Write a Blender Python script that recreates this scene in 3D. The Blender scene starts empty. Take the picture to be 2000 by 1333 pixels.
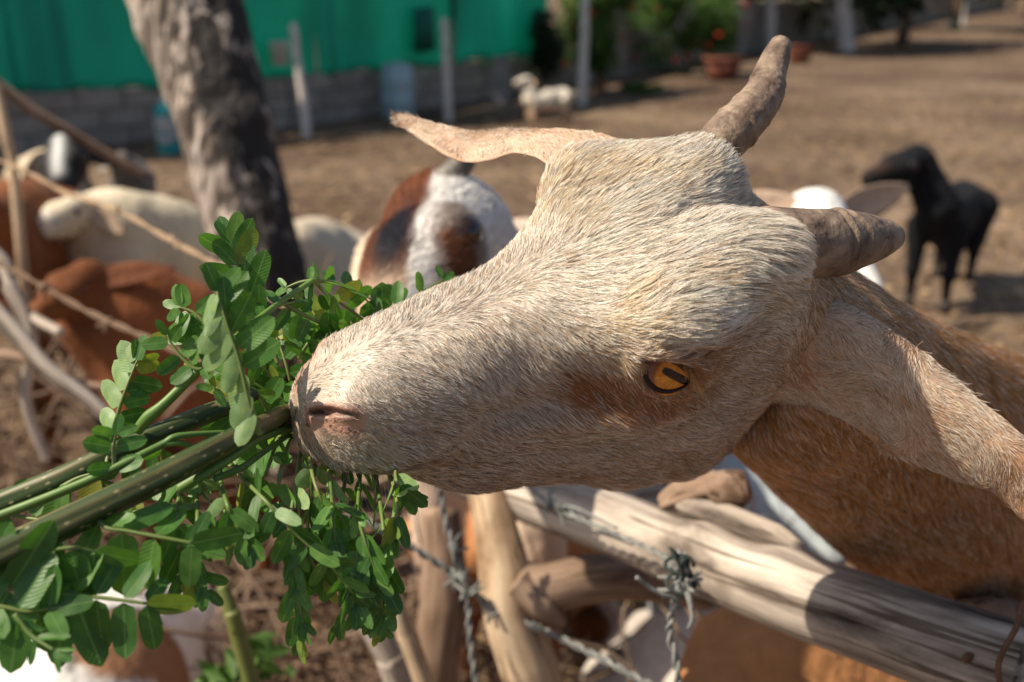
import bpy, math, random
import numpy as np
from mathutils import Vector, Matrix
random.seed(7); rng = np.random.default_rng(11)
scn = bpy.context.scene
# ------------------------------------------------------------------ camera
PITCH = math.radians(19.5); CH = 1.25; FPX = 35/36*2000
cam_d = bpy.data.cameras.new('camera'); cam = bpy.data.objects.new('camera', cam_d)
scn.collection.objects.link(cam); scn.camera = cam
cam.location = (0, 0, CH); cam.rotation_euler = (math.radians(90)-PITCH, 0, 0)
cam_d.lens = 35; cam_d.sensor_width = 36; cam_d.clip_start = 0.02; cam_d.clip_end = 600
cam_d.dof.use_dof = True; cam_d.dof.focus_distance = 0.466; cam_d.dof.aperture_fstop = 6.3
# ------------------------------------------------------------------ light
SUN_EL, SUN_AZ = 48.0, -98.0        # azimuth from +Y (view direction), negative to the left
world = bpy.data.worlds.new("World"); scn.world = world; world.use_nodes = True
wn = world.node_tree.nodes; wl = world.node_tree.links
sky = wn.new('ShaderNodeTexSky'); sky.sky_type = 'NISHITA'; sky.sun_disc = False
sky.sun_elevation = math.radians(SUN_EL); sky.sun_rotation = math.radians(SUN_AZ)
sky.air_density = 1.2; sky.dust_density = 2.5
bg = wn['Background']; bg.inputs['Strength'].default_value = 0.075
wl.new(sky.outputs[0], bg.inputs[0])
sd = bpy.data.lights.new('sun', 'SUN'); sd.energy = 5.0; sd.angle = math.radians(0.5); sd.color = (1.0, 0.87, 0.68)
sun = bpy.data.objects.new('sun', sd); scn.collection.objects.link(sun)
el, az = math.radians(SUN_EL), math.radians(SUN_AZ)
SUNV = Vector((math.cos(el)*math.sin(az), math.cos(el)*math.cos(az), math.sin(el)))
sun.rotation_euler = SUNV.to_track_quat('Z', 'Y').to_euler(); sun.location = (0, 0, 8)
scn.view_settings.view_transform = 'Standard'; scn.view_settings.look = 'None'
scn.view_settings.exposure = 0.42; scn.view_settings.gamma = 1.0
# ------------------------------------------------------------------ helpers
CR = np.array([1.0, 0, 0]); CF = np.array([0, math.cos(PITCH), -math.sin(PITCH)])
CU = np.array([0, math.sin(PITCH), math.cos(PITCH)]); C0 = np.array([0, 0, CH])
def cam2w(c):                       # camera coordinates (right, down, away) -> world
    c = np.asarray(c, float)
    return C0 + c[..., 0:1]*CR - c[..., 1:2]*CU + c[..., 2:3]*CF
def camv(c):
    c = np.asarray(c, float)
    return c[..., 0:1]*CR - c[..., 1:2]*CU + c[..., 2:3]*CF
def P(px, py, d):
    return cam2w(np.array([(px-1000)/FPX*d, (py-666.5)/FPX*d, d]))
def W2P(p):
    q = np.asarray(p, float)-C0; d = q@CF
    return np.stack([1000+FPX*(q@CR)/d, 666.5-FPX*(q@CU)/d, d], -1)
def G(px, py, z=0.0):               # the point of the ground seen there
    v = camv(np.array([(px-1000)/FPX, (py-666.5)/FPX, 1.0])); t = (z-CH)/v[2]
    return C0+v*t
def nrm(v):
    v = np.asarray(v, float); return v/np.maximum(np.linalg.norm(v, axis=-1, keepdims=True), 1e-12)
def link(o, parent=None):
    scn.collection.objects.link(o)
    if parent is not None: o.parent = parent
    return o
def tag(o, label=None, cat=None, group=None, kind=None):
    for k, v in (('label', label), ('category', cat), ('group', group), ('kind', kind)):
        if v: o[k] = v
    return o
def thing(name, loc, label, cat, group=None, kind=None):
    o = bpy.data.objects.new(name, None); o.location = Vector([float(c) for c in loc]); o.empty_display_size = .05
    link(o); return tag(o, label, cat, group, kind)
def worg(o):
    r = np.zeros(3)
    while o is not None: r = r+np.array(o.location); o = o.parent
    return r
def mesh(name, V, F, mat, parent=None, smooth=True, cols=None, base=None):
    V = np.asarray(V, float)
    org = worg(parent) if parent is not None and base is None else (np.zeros(3) if base is None else np.asarray(base, float))
    me = bpy.data.meshes.new(name); V = V-org
    if isinstance(F, np.ndarray) and F.ndim == 2:
        nv, nf, k = len(V), len(F), F.shape[1]
        me.vertices.add(nv); me.vertices.foreach_set('co', V.astype(np.float32).ravel())
        me.loops.add(nf*k); me.loops.foreach_set('vertex_index', F.astype(np.int32).ravel())
        me.polygons.add(nf); me.polygons.foreach_set('loop_start', (np.arange(nf)*k).astype(np.int32))
        me.polygons.foreach_set('loop_total', np.full(nf, k, np.int32)); me.update(calc_edges=True)
    else:
        me.from_pydata([tuple(map(float, v)) for v in V], [], [tuple(int(i) for i in f) for f in F])
    me.polygons.foreach_set('use_smooth', np.full(len(me.polygons), smooth, bool))
    if cols is not None:
        a = me.color_attributes.new('Col', 'FLOAT_COLOR', 'POINT')
        a.data.foreach_set('color', np.c_[cols, np.ones(len(cols))].astype(np.float32).ravel())
    if mat: me.materials.append(mat)
    me.update()
    o = bpy.data.objects.new(name, me); link(o, parent)
    if parent is None and base is not None: o.location = Vector([float(c) for c in org])
    return o
# ---- value noise in numpy
_perm = rng.random((32, 32, 32, 3))
def vnoise(p, scale=1.0, ch=0):
    p = np.asarray(p, float)*scale+100.5; i = np.floor(p).astype(int); f = p-i; f = f*f*(3-2*f); r = 0
    for dx in (0, 1):
        for dy in (0, 1):
            for dz in (0, 1):
                w = (f[..., 0] if dx else 1-f[..., 0])*(f[..., 1] if dy else 1-f[..., 1])*(f[..., 2] if dz else 1-f[..., 2])
                r = r+w*_perm[(i[..., 0]+dx) % 32, (i[..., 1]+dy) % 32, (i[..., 2]+dz) % 32, ch]
    return r*2-1
def sst(a, b, x): t = np.clip((x-a)/(b-a), 0, 1); return t*t*(3-2*t)
# ---- spline
def cr(Pts, ts):
    Pts = np.asarray(Pts, float); n = len(Pts); ts = np.clip(ts, 0, n-1-1e-9); i = np.floor(ts).astype(int); f = (ts-i)
    g = lambda k: Pts[np.clip(i+k, 0, n-1)]
    f = f.reshape(f.shape+(1,)*(Pts.ndim-1)); a, b, c, d = g(-1), g(0), g(1), g(2)
    return .5*(2*b+(c-a)*f+(2*a-5*b+4*c-d)*f**2+(3*b-3*c+d-a)*f**3)
def tube(path, rad, n=10, seg=None, capn=2, wob=0.0, wsc=30, seed=0):
    """round swept tube with closed ends; rad per path point; returns V,F"""
    path = np.asarray(path, float); rad = np.broadcast_to(np.asarray(rad, float), (len(path),)).copy()
    if seg: ts = np.linspace(0, len(path)-1, seg); path = cr(path, ts); rad = np.interp(ts, np.arange(len(rad)), rad)
    T = nrm(np.gradient(path, axis=0)); ref = np.array([0, 0, 1.0]) if abs(T[0][2]) < .9 else np.array([1.0, 0, 0])
    N = np.zeros_like(T); N[0] = nrm(np.cross(T[0], ref))
    for k in range(1, len(T)): v = N[k-1]-T[k]*(N[k-1]@T[k]); N[k] = nrm(v)
    Bn = np.cross(T, N); a = np.linspace(0, 2*np.pi, n, endpoint=False)
    V = path[:, None]+rad[:, None, None]*(np.cos(a)[None, :, None]*N[:, None]+np.sin(a)[None, :, None]*Bn[:, None])
    if wob: V = V+(V-path[:, None])*(wob*vnoise(V+seed*3.1, wsc))[..., None]
    m = len(path); V = V.reshape(-1, 3); F = []
    i = np.arange(m-1)[:, None]*n; j = np.arange(n)[None]; j2 = (j+1) % n
    F = np.stack([i+j, i+j2, i+n+j2, i+n+j], -1).reshape(-1, 4)
    c0 = len(V); V = np.r_[V, [path[0]-T[0]*rad[0]*.3], [path[-1]+T[-1]*rad[-1]*.3]]
    F = [tuple(f) for f in F]+[(c0, (k+1) % n, k) for k in range(n)]+[(c0+1, (m-1)*n+k, (m-1)*n+(k+1) % n) for k in range(n)]
    return V, F
class MB:
    def __init__(s): s.V = []; s.F = []; s.n = 0
    def add(s, V, F):
        s.V.append(np.asarray(V, float)); s.F += [tuple(int(i)+s.n for i in f) for f in F]; s.n += len(V); return s
    def box(s, c, h, R=None, jit=0):
        v = np.array([(x, y, z) for x in (-1, 1) for y in (-1, 1) for z in (-1, 1)], float)*h
        if jit: v += rng.normal(0, jit, v.shape)
        if R is not None: v = v@np.asarray(R).T
        return s.add(v+np.asarray(c), [(0, 1, 3, 2), (4, 6, 7, 5), (0, 4, 5, 1), (2, 3, 7, 6), (0, 2, 6, 4), (1, 5, 7, 3)])
    def build(s, name, mat, parent=None, **k): return mesh(name, np.concatenate(s.V), s.F, mat, parent, **k)
def sphere_vf(c, r, n=16, m=10, sc=(1, 1, 1)):
    V = []; F = []
    for i in range(m+1):
        for j in range(n):
            a, b = math.pi*i/m, 2*math.pi*j/n
            V.append((math.sin(a)*math.cos(b)*sc[0], math.sin(a)*math.sin(b)*sc[1], math.cos(a)*sc[2]))
    for i in range(m):
        for j in range(n): F.append((i*n+j, (i+1)*n+j, (i+1)*n+(j+1) % n, i*n+(j+1) % n))
    return np.array(V)*r+np.asarray(c), F
# ------------------------------------------------------------------ materials
def mat(name):
    m = bpy.data.materials.new(name); m.use_nodes = True; nt = m.node_tree
    return m, nt, nt.nodes['Principled BSDF'], nt.nodes, nt.links
def ramp(nodes, stops):
    r = nodes.new('ShaderNodeValToRGB'); e = r.color_ramp.elements
    while len(e) > 1: e.remove(e[-1])
    e[0].position = stops[0][0]; e[0].color = (*stops[0][1], 1)
    for p, c in stops[1:]: x = e.new(p); x.color = (*c, 1)
    return r
def noisy(name, stops, scale=8, detail=6, rough=.8, bump=.3, bscale=None, stretch=(1, 1, 1), dist=.0, bdist=.01, spec=.3, coord='Object', rot=(0, 0, 0)):
    m, nt, b, N, L = mat(name)
    tc = N.new('ShaderNodeTexCoord'); mp = N.new('ShaderNodeMapping'); mp.inputs['Scale'].default_value = stretch; mp.inputs['Rotation'].default_value = rot
    L.new(tc.outputs[coord], mp.inputs[0])
    n = N.new('ShaderNodeTexNoise'); n.inputs['Scale'].default_value = scale; n.inputs['Detail'].default_value = detail; n.inputs['Distortion'].default_value = dist
    n.inputs['Roughness'].default_value = .62
    L.new(mp.outputs[0], n.inputs['Vector']); r = ramp(N, stops); L.new(n.outputs[0], r.inputs[0]); L.new(r.outputs[0], b.inputs['Base Color'])
    b.inputs['Roughness'].default_value = rough; b.inputs['Specular IOR Level'].default_value = spec
    if bump:
        n2 = N.new('ShaderNodeTexNoise'); n2.inputs['Scale'].default_value = bscale or scale*3; n2.inputs['Detail'].default_value = 8
        L.new(mp.outputs[0], n2.inputs['Vector']); bp = N.new('ShaderNodeBump'); bp.inputs['Strength'].default_value = bump; bp.inputs['Distance'].default_value = bdist
        L.new(n2.outputs[0], bp.inputs['Height']); L.new(bp.outputs[0], b.inputs['Normal'])
    return m
def coatmat(name, rough=.75, bscale=60, bump=.5, bdist=.01, cnoise=.25):
    """coat colour comes from the animal's own markings (vertex attribute) with fine noise"""
    m, nt, b, N, L = mat(name)
    at = N.new('ShaderNodeAttribute'); at.attribute_name = 'Col'
    tc = N.new('ShaderNodeTexCoord'); n = N.new('ShaderNodeTexNoise'); n.inputs['Scale'].default_value = bscale; n.inputs['Detail'].default_value = 6
    L.new(tc.outputs['Object'], n.inputs['Vector'])
    mp = N.new('ShaderNodeMapRange'); mp.inputs[3].default_value = 1-cnoise; mp.inputs[4].default_value = 1+cnoise; L.new(n.outputs[0], mp.inputs[0])
    mx = N.new('ShaderNodeVectorMath'); mx.operation = 'SCALE'; L.new(at.outputs['Color'], mx.inputs[0]); L.new(mp.outputs[0], mx.inputs['Scale'])
    L.new(mx.outputs[0], b.inputs['Base Color'])
    bp = N.new('ShaderNodeBump'); bp.inputs['Strength'].default_value = bump; bp.inputs['Distance'].default_value = bdist
    L.new(n.outputs[0], bp.inputs['Height']); L.new(bp.outputs[0], b.inputs['Normal'])
    b.inputs['Roughness'].default_value = rough; b.inputs['Specular IOR Level'].default_value = .12
    b.inputs['Sheen Weight'].default_value = .02
    return m
def hairmat(name, rough=.45):
    m, nt, b, N, L = mat(name)
    at = N.new('ShaderNodeAttribute'); at.attribute_name = 'hcol'; hi = N.new('ShaderNodeHairInfo'); mr = N.new('ShaderNodeMapRange'); mr.inputs[2].default_value = .8; mr.inputs[3].default_value = .50; mr.inputs[4].default_value = 1.12; L.new(hi.outputs['Intercept'], mr.inputs[0]); sc = N.new('ShaderNodeVectorMath'); sc.operation = 'SCALE'; L.new(at.outputs['Color'], sc.inputs[0]); L.new(mr.outputs[0], sc.inputs['Scale']); L.new(sc.outputs[0], b.inputs['Base Color'])
    b.inputs['Roughness'].default_value = rough; b.inputs['Specular IOR Level'].default_value = .22
    return m
def fur(name, parent, V, F, n, lenf, dirf, colf, rad, mat_, weight=None, lift=.25, jitter=.18, npt=4, seed=1, maskf=None, org=None, clump=0, cstr=.55, cwf=None, radf=None):
    """hair strands rooted on a surface, combed along a direction field"""
    r = np.random.default_rng(seed); V = np.asarray(V, float)
    T = np.concatenate([F[:, [0, 1, 2]], F[:, [0, 2, 3]]]) if F.shape[1] == 4 else F
    a, b, c = V[T[:, 0]], V[T[:, 1]], V[T[:, 2]]; nn = np.cross(b-a, c-a); ar = np.linalg.norm(nn, axis=1)/2; fn = nn/np.maximum(2*ar[:, None], 1e-12)
    vn = np.zeros_like(V)
    for k in range(3): np.add.at(vn, T[:, k], nn)
    vn = nrm(vn); w = ar.copy()
    if weight is not None: w *= weight((a+b+c)/3)
    idx = r.choice(len(T), n, p=w/w.sum()); u = r.random((n, 2)); u[u.sum(1) > 1] = 1-u[u.sum(1) > 1]
    p = a[idx]+u[:, :1]*(b-a)[idx]+u[:, 1:]*(c-a)[idx]
    nv = nrm(vn[T[idx, 0]]*(1-u.sum(1))[:, None]+vn[T[idx, 1]]*u[:, :1]+vn[T[idx, 2]]*u[:, 1:])
    if maskf is not None:
        k = r.random(n) < maskf(p); p, nv = p[k], nv[k]; n = len(p)
    d = dirf(p, nv); d = d-nv*(d*nv).sum(1, keepdims=True); d = nrm(d)
    s = np.cross(nv, d)
    ang = (vnoise(p, 70, 0)*.8+vnoise(p, 260, 1)*.7)*jitter*1.6+r.normal(0, jitter, n)
    d = d*np.cos(ang)[:, None]+s*np.sin(ang)[:, None]
    L = lenf(p)*(.65+.7*r.random(n)); li = lift*(.6+.8*r.random(n))+.04*vnoise(p, 180, 2)*lift*3
    pts = np.zeros((n, npt, 3)); pos = p-nv*.0005; pts[:, 0] = pos
    for k in range(1, npt):
        lf = li*(1.5-1.35*k/(npt-1)); dd = nrm(d+nv*lf[:, None]+r.normal(0, .05, (n, 3)))
        pos = pos+dd*(L/(npt-1))[:, None]; pts[:, k] = pos
    for clump, cstr in (((clump, cstr), (clump*2.9, cstr*.32)) if clump else ()):
        key = np.floor((p+.0018*np.stack([vnoise(p, 330, q) for q in range(3)], -1))/clump).astype(np.int64); key = (key[:, 0]*73856093) ^ (key[:, 1]*19349663) ^ (key[:, 2]*83492791)
        _, ki = np.unique(key, return_inverse=True); ki = ki.ravel(); nc = np.bincount(ki)[:, None]
        tip = np.stack([np.bincount(ki, pts[:, -1, q]) for q in range(3)], 1)/nc; amt = (cstr*np.linspace(0, 1, npt)**1.5)
        pts += (tip[ki]-pts[:, -1])[:, None]*amt[None, :, None]*(.5+r.random(n))[:, None, None]*(1 if cwf is None else cwf(p)[:, None, None])
    col = colf(p, r)
    org = np.array(parent.location) if org is None else np.array(org)
    hc = bpy.data.hair_curves.new(name); hc.add_curves([npt]*n)
    hc.position_data.foreach_set('vector', (pts-org).astype(np.float32).ravel())
    ra = hc.attributes.get('radius') or hc.attributes.new('radius', 'FLOAT', 'POINT')
    prof = np.array([1, .95, .75, .12]) if npt == 4 else np.linspace(1, .1, npt)
    rr = (rad if radf is None else radf(p))*(.7+.6*r.random(n))
    ra.data.foreach_set('value', (rr[:, None]*prof[None]).astype(np.float32).ravel())
    ca = hc.attributes.new('hcol', 'FLOAT_COLOR', 'CURVE')
    ca.data.foreach_set('color', np.c_[np.clip(col, 0, 1), np.ones(n)].astype(np.float32).ravel())
    hc.materials.append(mat_); o = bpy.data.objects.new(name, hc); link(o, parent); o['kind'] = 'stuff'
    return o
# ================================================================== ground
def gh(x, y): p = np.stack([x, y, 0*x], -1); return .05*vnoise(p, .5)+.02*vnoise(p, 2.2, 1)*np.exp(-y/14)+.010*vnoise(p, 8, 2)*np.exp(-y/7)
gx = np.r_[-260, -120, -60, -30, np.linspace(-16, 16, 190), 30, 60, 120, 260]; gy = np.r_[-60, -20, -6, np.linspace(-2, 14, 180), np.linspace(14.5, 40, 40), 60, 90, 150, 300]
GX, GY = np.meshgrid(gx, gy, indexing='ij'); V = np.stack([GX, GY, gh(GX, GY)*np.exp(-np.abs(GX)/60)], -1).reshape(-1, 3)
nx, ny = len(gx), len(gy); i = np.arange(nx-1)[:, None]*ny; j = np.arange(ny-1)[None]
F = np.stack([i+j, i+ny+j, i+ny+j+1, i+j+1], -1).reshape(-1, 4)
m, nt, b, N, L = mat('dirt'); tc = N.new('ShaderNodeTexCoord')
def nz(sc, det=6, st=None, dist=0):
    n = N.new('ShaderNodeTexNoise'); n.inputs['Scale'].default_value = sc; n.inputs['Detail'].default_value = det; n.inputs['Distortion'].default_value = dist
    if st:
        mp = N.new('ShaderNodeMapping'); mp.inputs['Scale'].default_value = st; L.new(tc.outputs['Object'], mp.inputs[0]); L.new(mp.outputs[0], n.inputs['Vector'])
    else: L.new(tc.outputs['Object'], n.inputs['Vector'])
    return n
a_ = nz(.55, 5); b_ = nz(9, 8); c_ = nz(40, 6)
r1 = ramp(N, [(.30, (.080, .056, .042)), (.5, (.142, .105, .080)), (.7, (.245, .19, .145))]); r2 = ramp(N, [(.32, (.40, .33, .28)), (.5, (.95, .9, .85)), (.68, (1.5, 1.35, 1.15))])
r3 = ramp(N, [(.62, (0, 0, 0)), (.72, (1, 1, 1))])
L.new(a_.outputs[0], r1.inputs[0]); L.new(b_.outputs[0], r2.inputs[0]); mx = N.new('ShaderNodeMix'); mx.data_type = 'RGBA'; mx.blend_type = 'MULTIPLY'; mx.inputs[0].default_value = .8
L.new(r1.outputs[0], mx.inputs[6]); L.new(r2.outputs[0], mx.inputs[7])
L.new(c_.outputs[0], r3.inputs[0]); m2 = N.new('ShaderNodeMix'); m2.data_type = 'RGBA'; m2.inputs[7].default_value = (.36, .27, .17, 1)
mm = N.new('ShaderNodeMath'); mm.operation = 'MULTIPLY'; mm.inputs[1].default_value = .5; L.new(r3.outputs[0], mm.inputs[0]); L.new(mm.outputs[0], m2.inputs[0]); L.new(mx.outputs[2], m2.inputs[6]); L.new(m2.outputs[2], b.inputs['Base Color'])
bp = N.new('ShaderNodeBump'); bp.inputs['Strength'].default_value = .8; bp.inputs['Distance'].default_value = .05; L.new(b_.outputs[0], bp.inputs['Height']); L.new(bp.outputs[0], b.inputs['Normal'])
b.inputs['Roughness'].default_value = .95; b.inputs['Specular IOR Level'].default_value = .1
M_dirt = m
tag(mesh('ground', V, F, M_dirt), kind='structure')
# trampled straw, dung and leaf litter on the dirt
mb = MB(); r_ = np.random.default_rng(5)
for k in range(9000):
    y = 1.2+11*r_.random()**1.3; x = r_.uniform(-.75, .75)*(y+1.5)
    a = r_.uniform(0, 6.28); l, w = r_.uniform(.012, .06), r_.uniform(.006, .022); h = float(gh(np.array([x]), np.array([y]))[0])+r_.uniform(.004, .014)
    u, v = np.array([math.cos(a), math.sin(a), r_.normal(0, .25)]), np.array([-math.sin(a), math.cos(a), r_.normal(0, .3)]); c = np.array([x, y, h])
    mb.add([c-u*l, c-v*w, c+u*l, c+v*w, c+[0, 0, w*.7]], [(0, 1, 4), (1, 2, 4), (2, 3, 4), (3, 0, 4)])
M_litter = noisy('litter', [(.3, (.09, .055, .03)), (.5, (.24, .155, .085)), (.7, (.42, .31, .19))], scale=3, detail=3, rough=.9, bump=0)
tag(mb.build('leaf_litter', M_litter, smooth=False), 'scattered brown leaf litter and straw on the trampled dirt yard', 'litter', kind='stuff')
# ================================================================== block wall at the back of the yard
M_block = noisy('concrete_block', [(.3, (.22, .19, .165)), (.55, (.36, .32, .285)), (.75, (.48, .43, .385))], scale=2.2, detail=8, rough=.95, bump=.6, bscale=40, bdist=.01)
M_mortar = noisy('mortar', [(.3, (.10, .085, .07)), (.7, (.19, .165, .14))], scale=5, rough=.95)
WP = [np.array([-7.6, 5.4]), G(0, 308)[:2], G(560, 252)[:2], G(1130, 166)[:2], G(1480, 99)[:2], G(1800, 43)[:2], G(1960, 18)[:2]]
wall = thing('block_wall', (*WP[2], 0), 'low grey concrete block wall along the back of the yard under the green net', 'wall')
wall2 = thing('block_wall', (*WP[4], 0), 'taller dark block wall behind the flowering bush and right-hand posts', 'wall')
bmesh_shared = {}
def block_mesh(w, h, t, k):
    key = (round(w, 2), round(h, 3), k)
    if key in bmesh_shared: return bmesh_shared[key]
    r = np.random.default_rng(k); hw, hh, ht, c = w/2, h/2, t/2, .006
    V = []; 
    for z, ins in ((-hh, c), (-hh+c, 0), (hh-c, 0), (hh, c)):
        for x, y in ((-1, -1), (1, -1), (1, 1), (-1, 1)): V.append((x*(hw-ins)+r.normal(0, .0015), y*(ht-ins)+r.normal(0, .002), z))
    F = [(3, 2, 1, 0), (12, 13, 14, 15)]+[(a*4+q, a*4+(q+1) % 4, a*4+4+(q+1) % 4, a*4+4+q) for a in range(3) for q in range(4)]
    me = bpy.data.meshes.new('block'); me.from_pydata(V, [], F); me.materials.append(M_block); me.update(); bmesh_shared[key] = me; return me
def build_wall(root, pts, rows, bh=.2):
    mort = MB(); t = .15; org = np.array(root.location); r = np.random.default_rng(rows)
    for a, b2 in zip(pts[:-1], pts[1:]):
        d = b2-a; Ln = np.linalg.norm(d); d = d/Ln; an = math.atan2(d[1], d[0]); R2 = np.array([[d[0], -d[1], 0], [d[1], d[0], 0], [0, 0, 1]])
        mort.box([*(a+d*Ln/2), rows*bh/2-.05], [Ln/2, t/2-.012, rows*bh/2+.045], R2)
        far = (a[1]+b2[1])/2 > 30; bl = .4 if not far else 1.2
        for q in range(rows):
            x = -.0 if q % 2 else -bl/2
            while x < Ln-.02:
                x0, x1 = max(x, .0), min(x+bl, Ln)
                if x1-x0 > .06:
                    o = bpy.data.objects.new('block', block_mesh(x1-x0-.014, bh-.014, t, int(r.integers(3)))); link(o, root)
                    c = a+d*(x0+x1)/2; nn_ = np.array([-d[1], d[0]])*r.normal(0, .004)
                    o.location = Vector([c[0]+nn_[0]-org[0], c[1]+nn_[1]-org[1], bh*(q+.5)+r.normal(0, .002)]); o.rotation_euler = (0, r.normal(0, .004), an+(math.pi if r.random() < .5 else 0))
                x += bl
    mort.build('mortar', M_mortar, root, smooth=False)
build_wall(wall, WP[:4], 3, .16)
build_wall(wall2, WP[3:], 5)
# ================================================================== green shade net hung above the wall
def netmat():
    m, nt, b, N, L = mat('green_net'); tc = N.new('ShaderNodeTexCoord')
    n = N.new('ShaderNodeTexNoise'); n.inputs['Scale'].default_value = .9; n.inputs['Detail'].default_value = 4; mp = N.new('ShaderNodeMapping'); mp.inputs['Scale'].default_value = (1.2, 1.2, .5)
    L.new(tc.outputs['Object'], mp.inputs[0]); L.new(mp.outputs[0], n.inputs['Vector'])
    r = ramp(N, [(.3, (.01, .34, .25)), (.55, (.02, .50, .38)), (.75, (.06, .62, .50))]); L.new(n.outputs[0], r.inputs[0]); L.new(r.outputs[0], b.inputs['Base Color']); b.inputs['Roughness'].default_value = .6
    tr = N.new('ShaderNodeBsdfTranslucent'); L.new(r.outputs[0], tr.inputs[0]); mx = N.new('ShaderNodeMixShader'); mx.inputs[0].default_value = .45
    L.new(b.outputs[0], mx.inputs[1]); L.new(tr.outputs[0], mx.inputs[2]); L.new(mx.outputs[0], N['Material Output'].inputs['Surface']); return m
M_net = netmat()
net_t = thing('shade_net', (*WP[1], 0), 'green shade net hanging in panels along the top of the low block wall', 'net')
npan = [np.array([-7.6, 5.5]), G(60, 300)[:2], G(330, 278)[:2], G(620, 243)[:2], G(880, 206)[:2], G(1065, 180)[:2]]
rr_ = np.random.default_rng(8)
for q, (a, b2) in enumerate(zip(npan[:-1], npan[1:])):
    d = b2-a; Ln = np.linalg.norm(d); d /= Ln; nn_ = np.array([-d[1], d[0]]); nu, nv = 60, 26
    U_, V_ = np.meshgrid(np.linspace(0, 1, nu), np.linspace(0, 1, nv), indexing='ij')
    z0 = [.46, .46, .45, .46, .47][q]; z = z0+V_*2.0-.05*np.sin(U_*math.pi)*V_**3+.02*np.sin(U_*17+q)*(1-V_)**4
    w = .050*np.sin(U_*Ln*9+q+1.5*np.sin(U_*5))*(.4+.6*V_)+.05*np.sin(U_*3.1+q)*V_
    x = a[0]+d[0]*U_*Ln+nn_[0]*(w-.05); y = a[1]+d[1]*U_*Ln+nn_[1]*(w-.05)
    Vv = np.stack([x, y, z], -1).reshape(-1, 3); i = np.arange(nu-1)[:, None]*nv; j = np.arange(nv-1)[None]
    Ff = np.stack([i+j, i+nv+j, i+nv+j+1, i+j+1], -1).reshape(-1, 4); o = mesh('net_panel', Vv, Ff, M_net, net_t)
    s = o.modifiers.new('s', 'SOLIDIFY'); s.thickness = .003
M_darkpost = noisy('dark_post', [(.3, (.015, .03, .03)), (.7, (.05, .06, .055))], scale=10)
M_rope = noisy('net_cord', [(.3, (.02, .12, .08)), (.7, (.04, .2, .14))], scale=20)
for c in npan[:-1]:
    Vp, Fp = tube([(c[0]-.06, c[1]+.1, 0), (c[0], c[1]+.1, 1.4), (c[0]+.03, c[1]+.1, 2.7)], .035, n=8); mesh('net_post', Vp, Fp, M_darkpost, net_t)
cordp = [(*(c+np.array([0, .05])), 2.55) for c in npan]; Vp, Fp = tube(cordp, .008, n=6, seg=60); mesh('top_cord', Vp, Fp, M_rope, net_t)
# patch of doubled darker net on the right part, and a dark patch at the left edge
def netpatch(px0, px1, zb, zt, label_):
    a, b2 = G(px0, 0), G(px1, 0)
M_net2 = noisy('dark_net', [(.3, (.004, .07, .045)), (.7, (.006, .14, .09))], scale=3, rough=.7, bump=0)
for (xa, xb, z0, z1) in ((.66, .78, .62, 1.05), (.0, .035, .4, 2.4)):
    A_ = npan[3]; B_ = npan[4]
    if xa == .0: A_, B_ = npan[0], npan[2]
    mbp = MB(); d = B_-A_; c = A_+d*(xa+xb)/2 if xa else A_+d*.62; an = math.atan2(d[1], d[0]); R2 = np.array([[math.cos(an), -math.sin(an), 0], [math.sin(an), math.cos(an), 0], [0, 0, 1]])
    off = np.array([d[1], -d[0]])/np.linalg.norm(d)*.13
    mbp.box([*(c+off), (z0+z1)/2], [.16, .012, (z1-z0)/2], R2, jit=.012); mbp.build('net_patch', M_net2, net_t)
# ================================================================== fence posts of the yard
M_post = noisy('pale_post', [(.3, (.38, .34, .31)), (.5, (.58, .53, .49)), (.75, (.74, .70, .66))], scale=6, detail=8, rough=.85, stretch=(3, 3, .6), bump=.4)
gp = 'pale posts standing along the back wall'
posts = [((600, 278), (573, 48), 23, 'pale thin post leaning left in front of the wall beside the tree trunk'), ((877, 236), (867, 38), 21, 'straight pale post between the blue drum and the sheep'),
         ((1137, 203), (1142, -6), 24, 'pale post rising just behind the white sheep'), ((1505, 104), (1507, -40), 27, 'pale post rising behind the tip of the far horn'),
         ((1655, 102), (1640, -40), 40, 'thickest pale post, with a cream inner side, right of the horn tip'), ((1768, 66), (1771, -40), 25, 'pale post second from the right along the far wall'),
         ((1879, 50), (1881, -40), 22, 'rightmost and farthest pale post by the dark wall')]
for (bx, by), (tx, ty), rd, lab in posts:
    g = G(bx, by); d = float((g-C0)@CF); top = P(tx, ty, d); r0 = rd*.76/2/FPX*d
    t = thing('fence_post', g, lab, 'post', gp)
    pth = [g-np.array([0, 0, .08]), g*.66+top*.34+rng.normal(0, .006, 3), g*.33+top*.67+rng.normal(0, .006, 3), top]
    V, F = tube(pth, [r0*1.05, r0, r0*.96, r0*.9], n=12, seg=26, wob=.10, wsc=9); mesh('post', V, F, M_post, t)
    V, F = tube([pth[2]+CF*0-np.array([0, r0*.9, 0])+[0, 0, .03*k] for k in range(2)], r0*.25, n=6); mesh('wire_staple', V, F, M_darkpost, t)
# small grey stub pillar and white tag on the wall
M_stub = noisy('stub', [(.3, (.22, .21, .20)), (.7, (.36, .34, .32))], scale=6)
g = G(978, 200); d = float((g-C0)@CF); mb = MB(); mb.box(g+[0, 0, .22], [.085, .07, .26], jit=.006); mb.box(g+[0, 0, .49], [.10, .085, .018], jit=.004)
tag(mb.build('stub_pillar', M_stub, base=g, smooth=False), 'short grey concrete stub pillar against the wall left of the sheep', 'pillar')
g = G(620, 243); mb = MB(); mb.box(g+[-.05, .0, .16], [.09, .07, .22], jit=.006); mb.box(g+[-.05, .0, .39], [.10, .08, .015], jit=.004)
tag(mb.build('stub_pillar', M_stub, base=g, smooth=False), 'short grey concrete stub pillar right of the leaning thin post', 'pillar')
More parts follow.
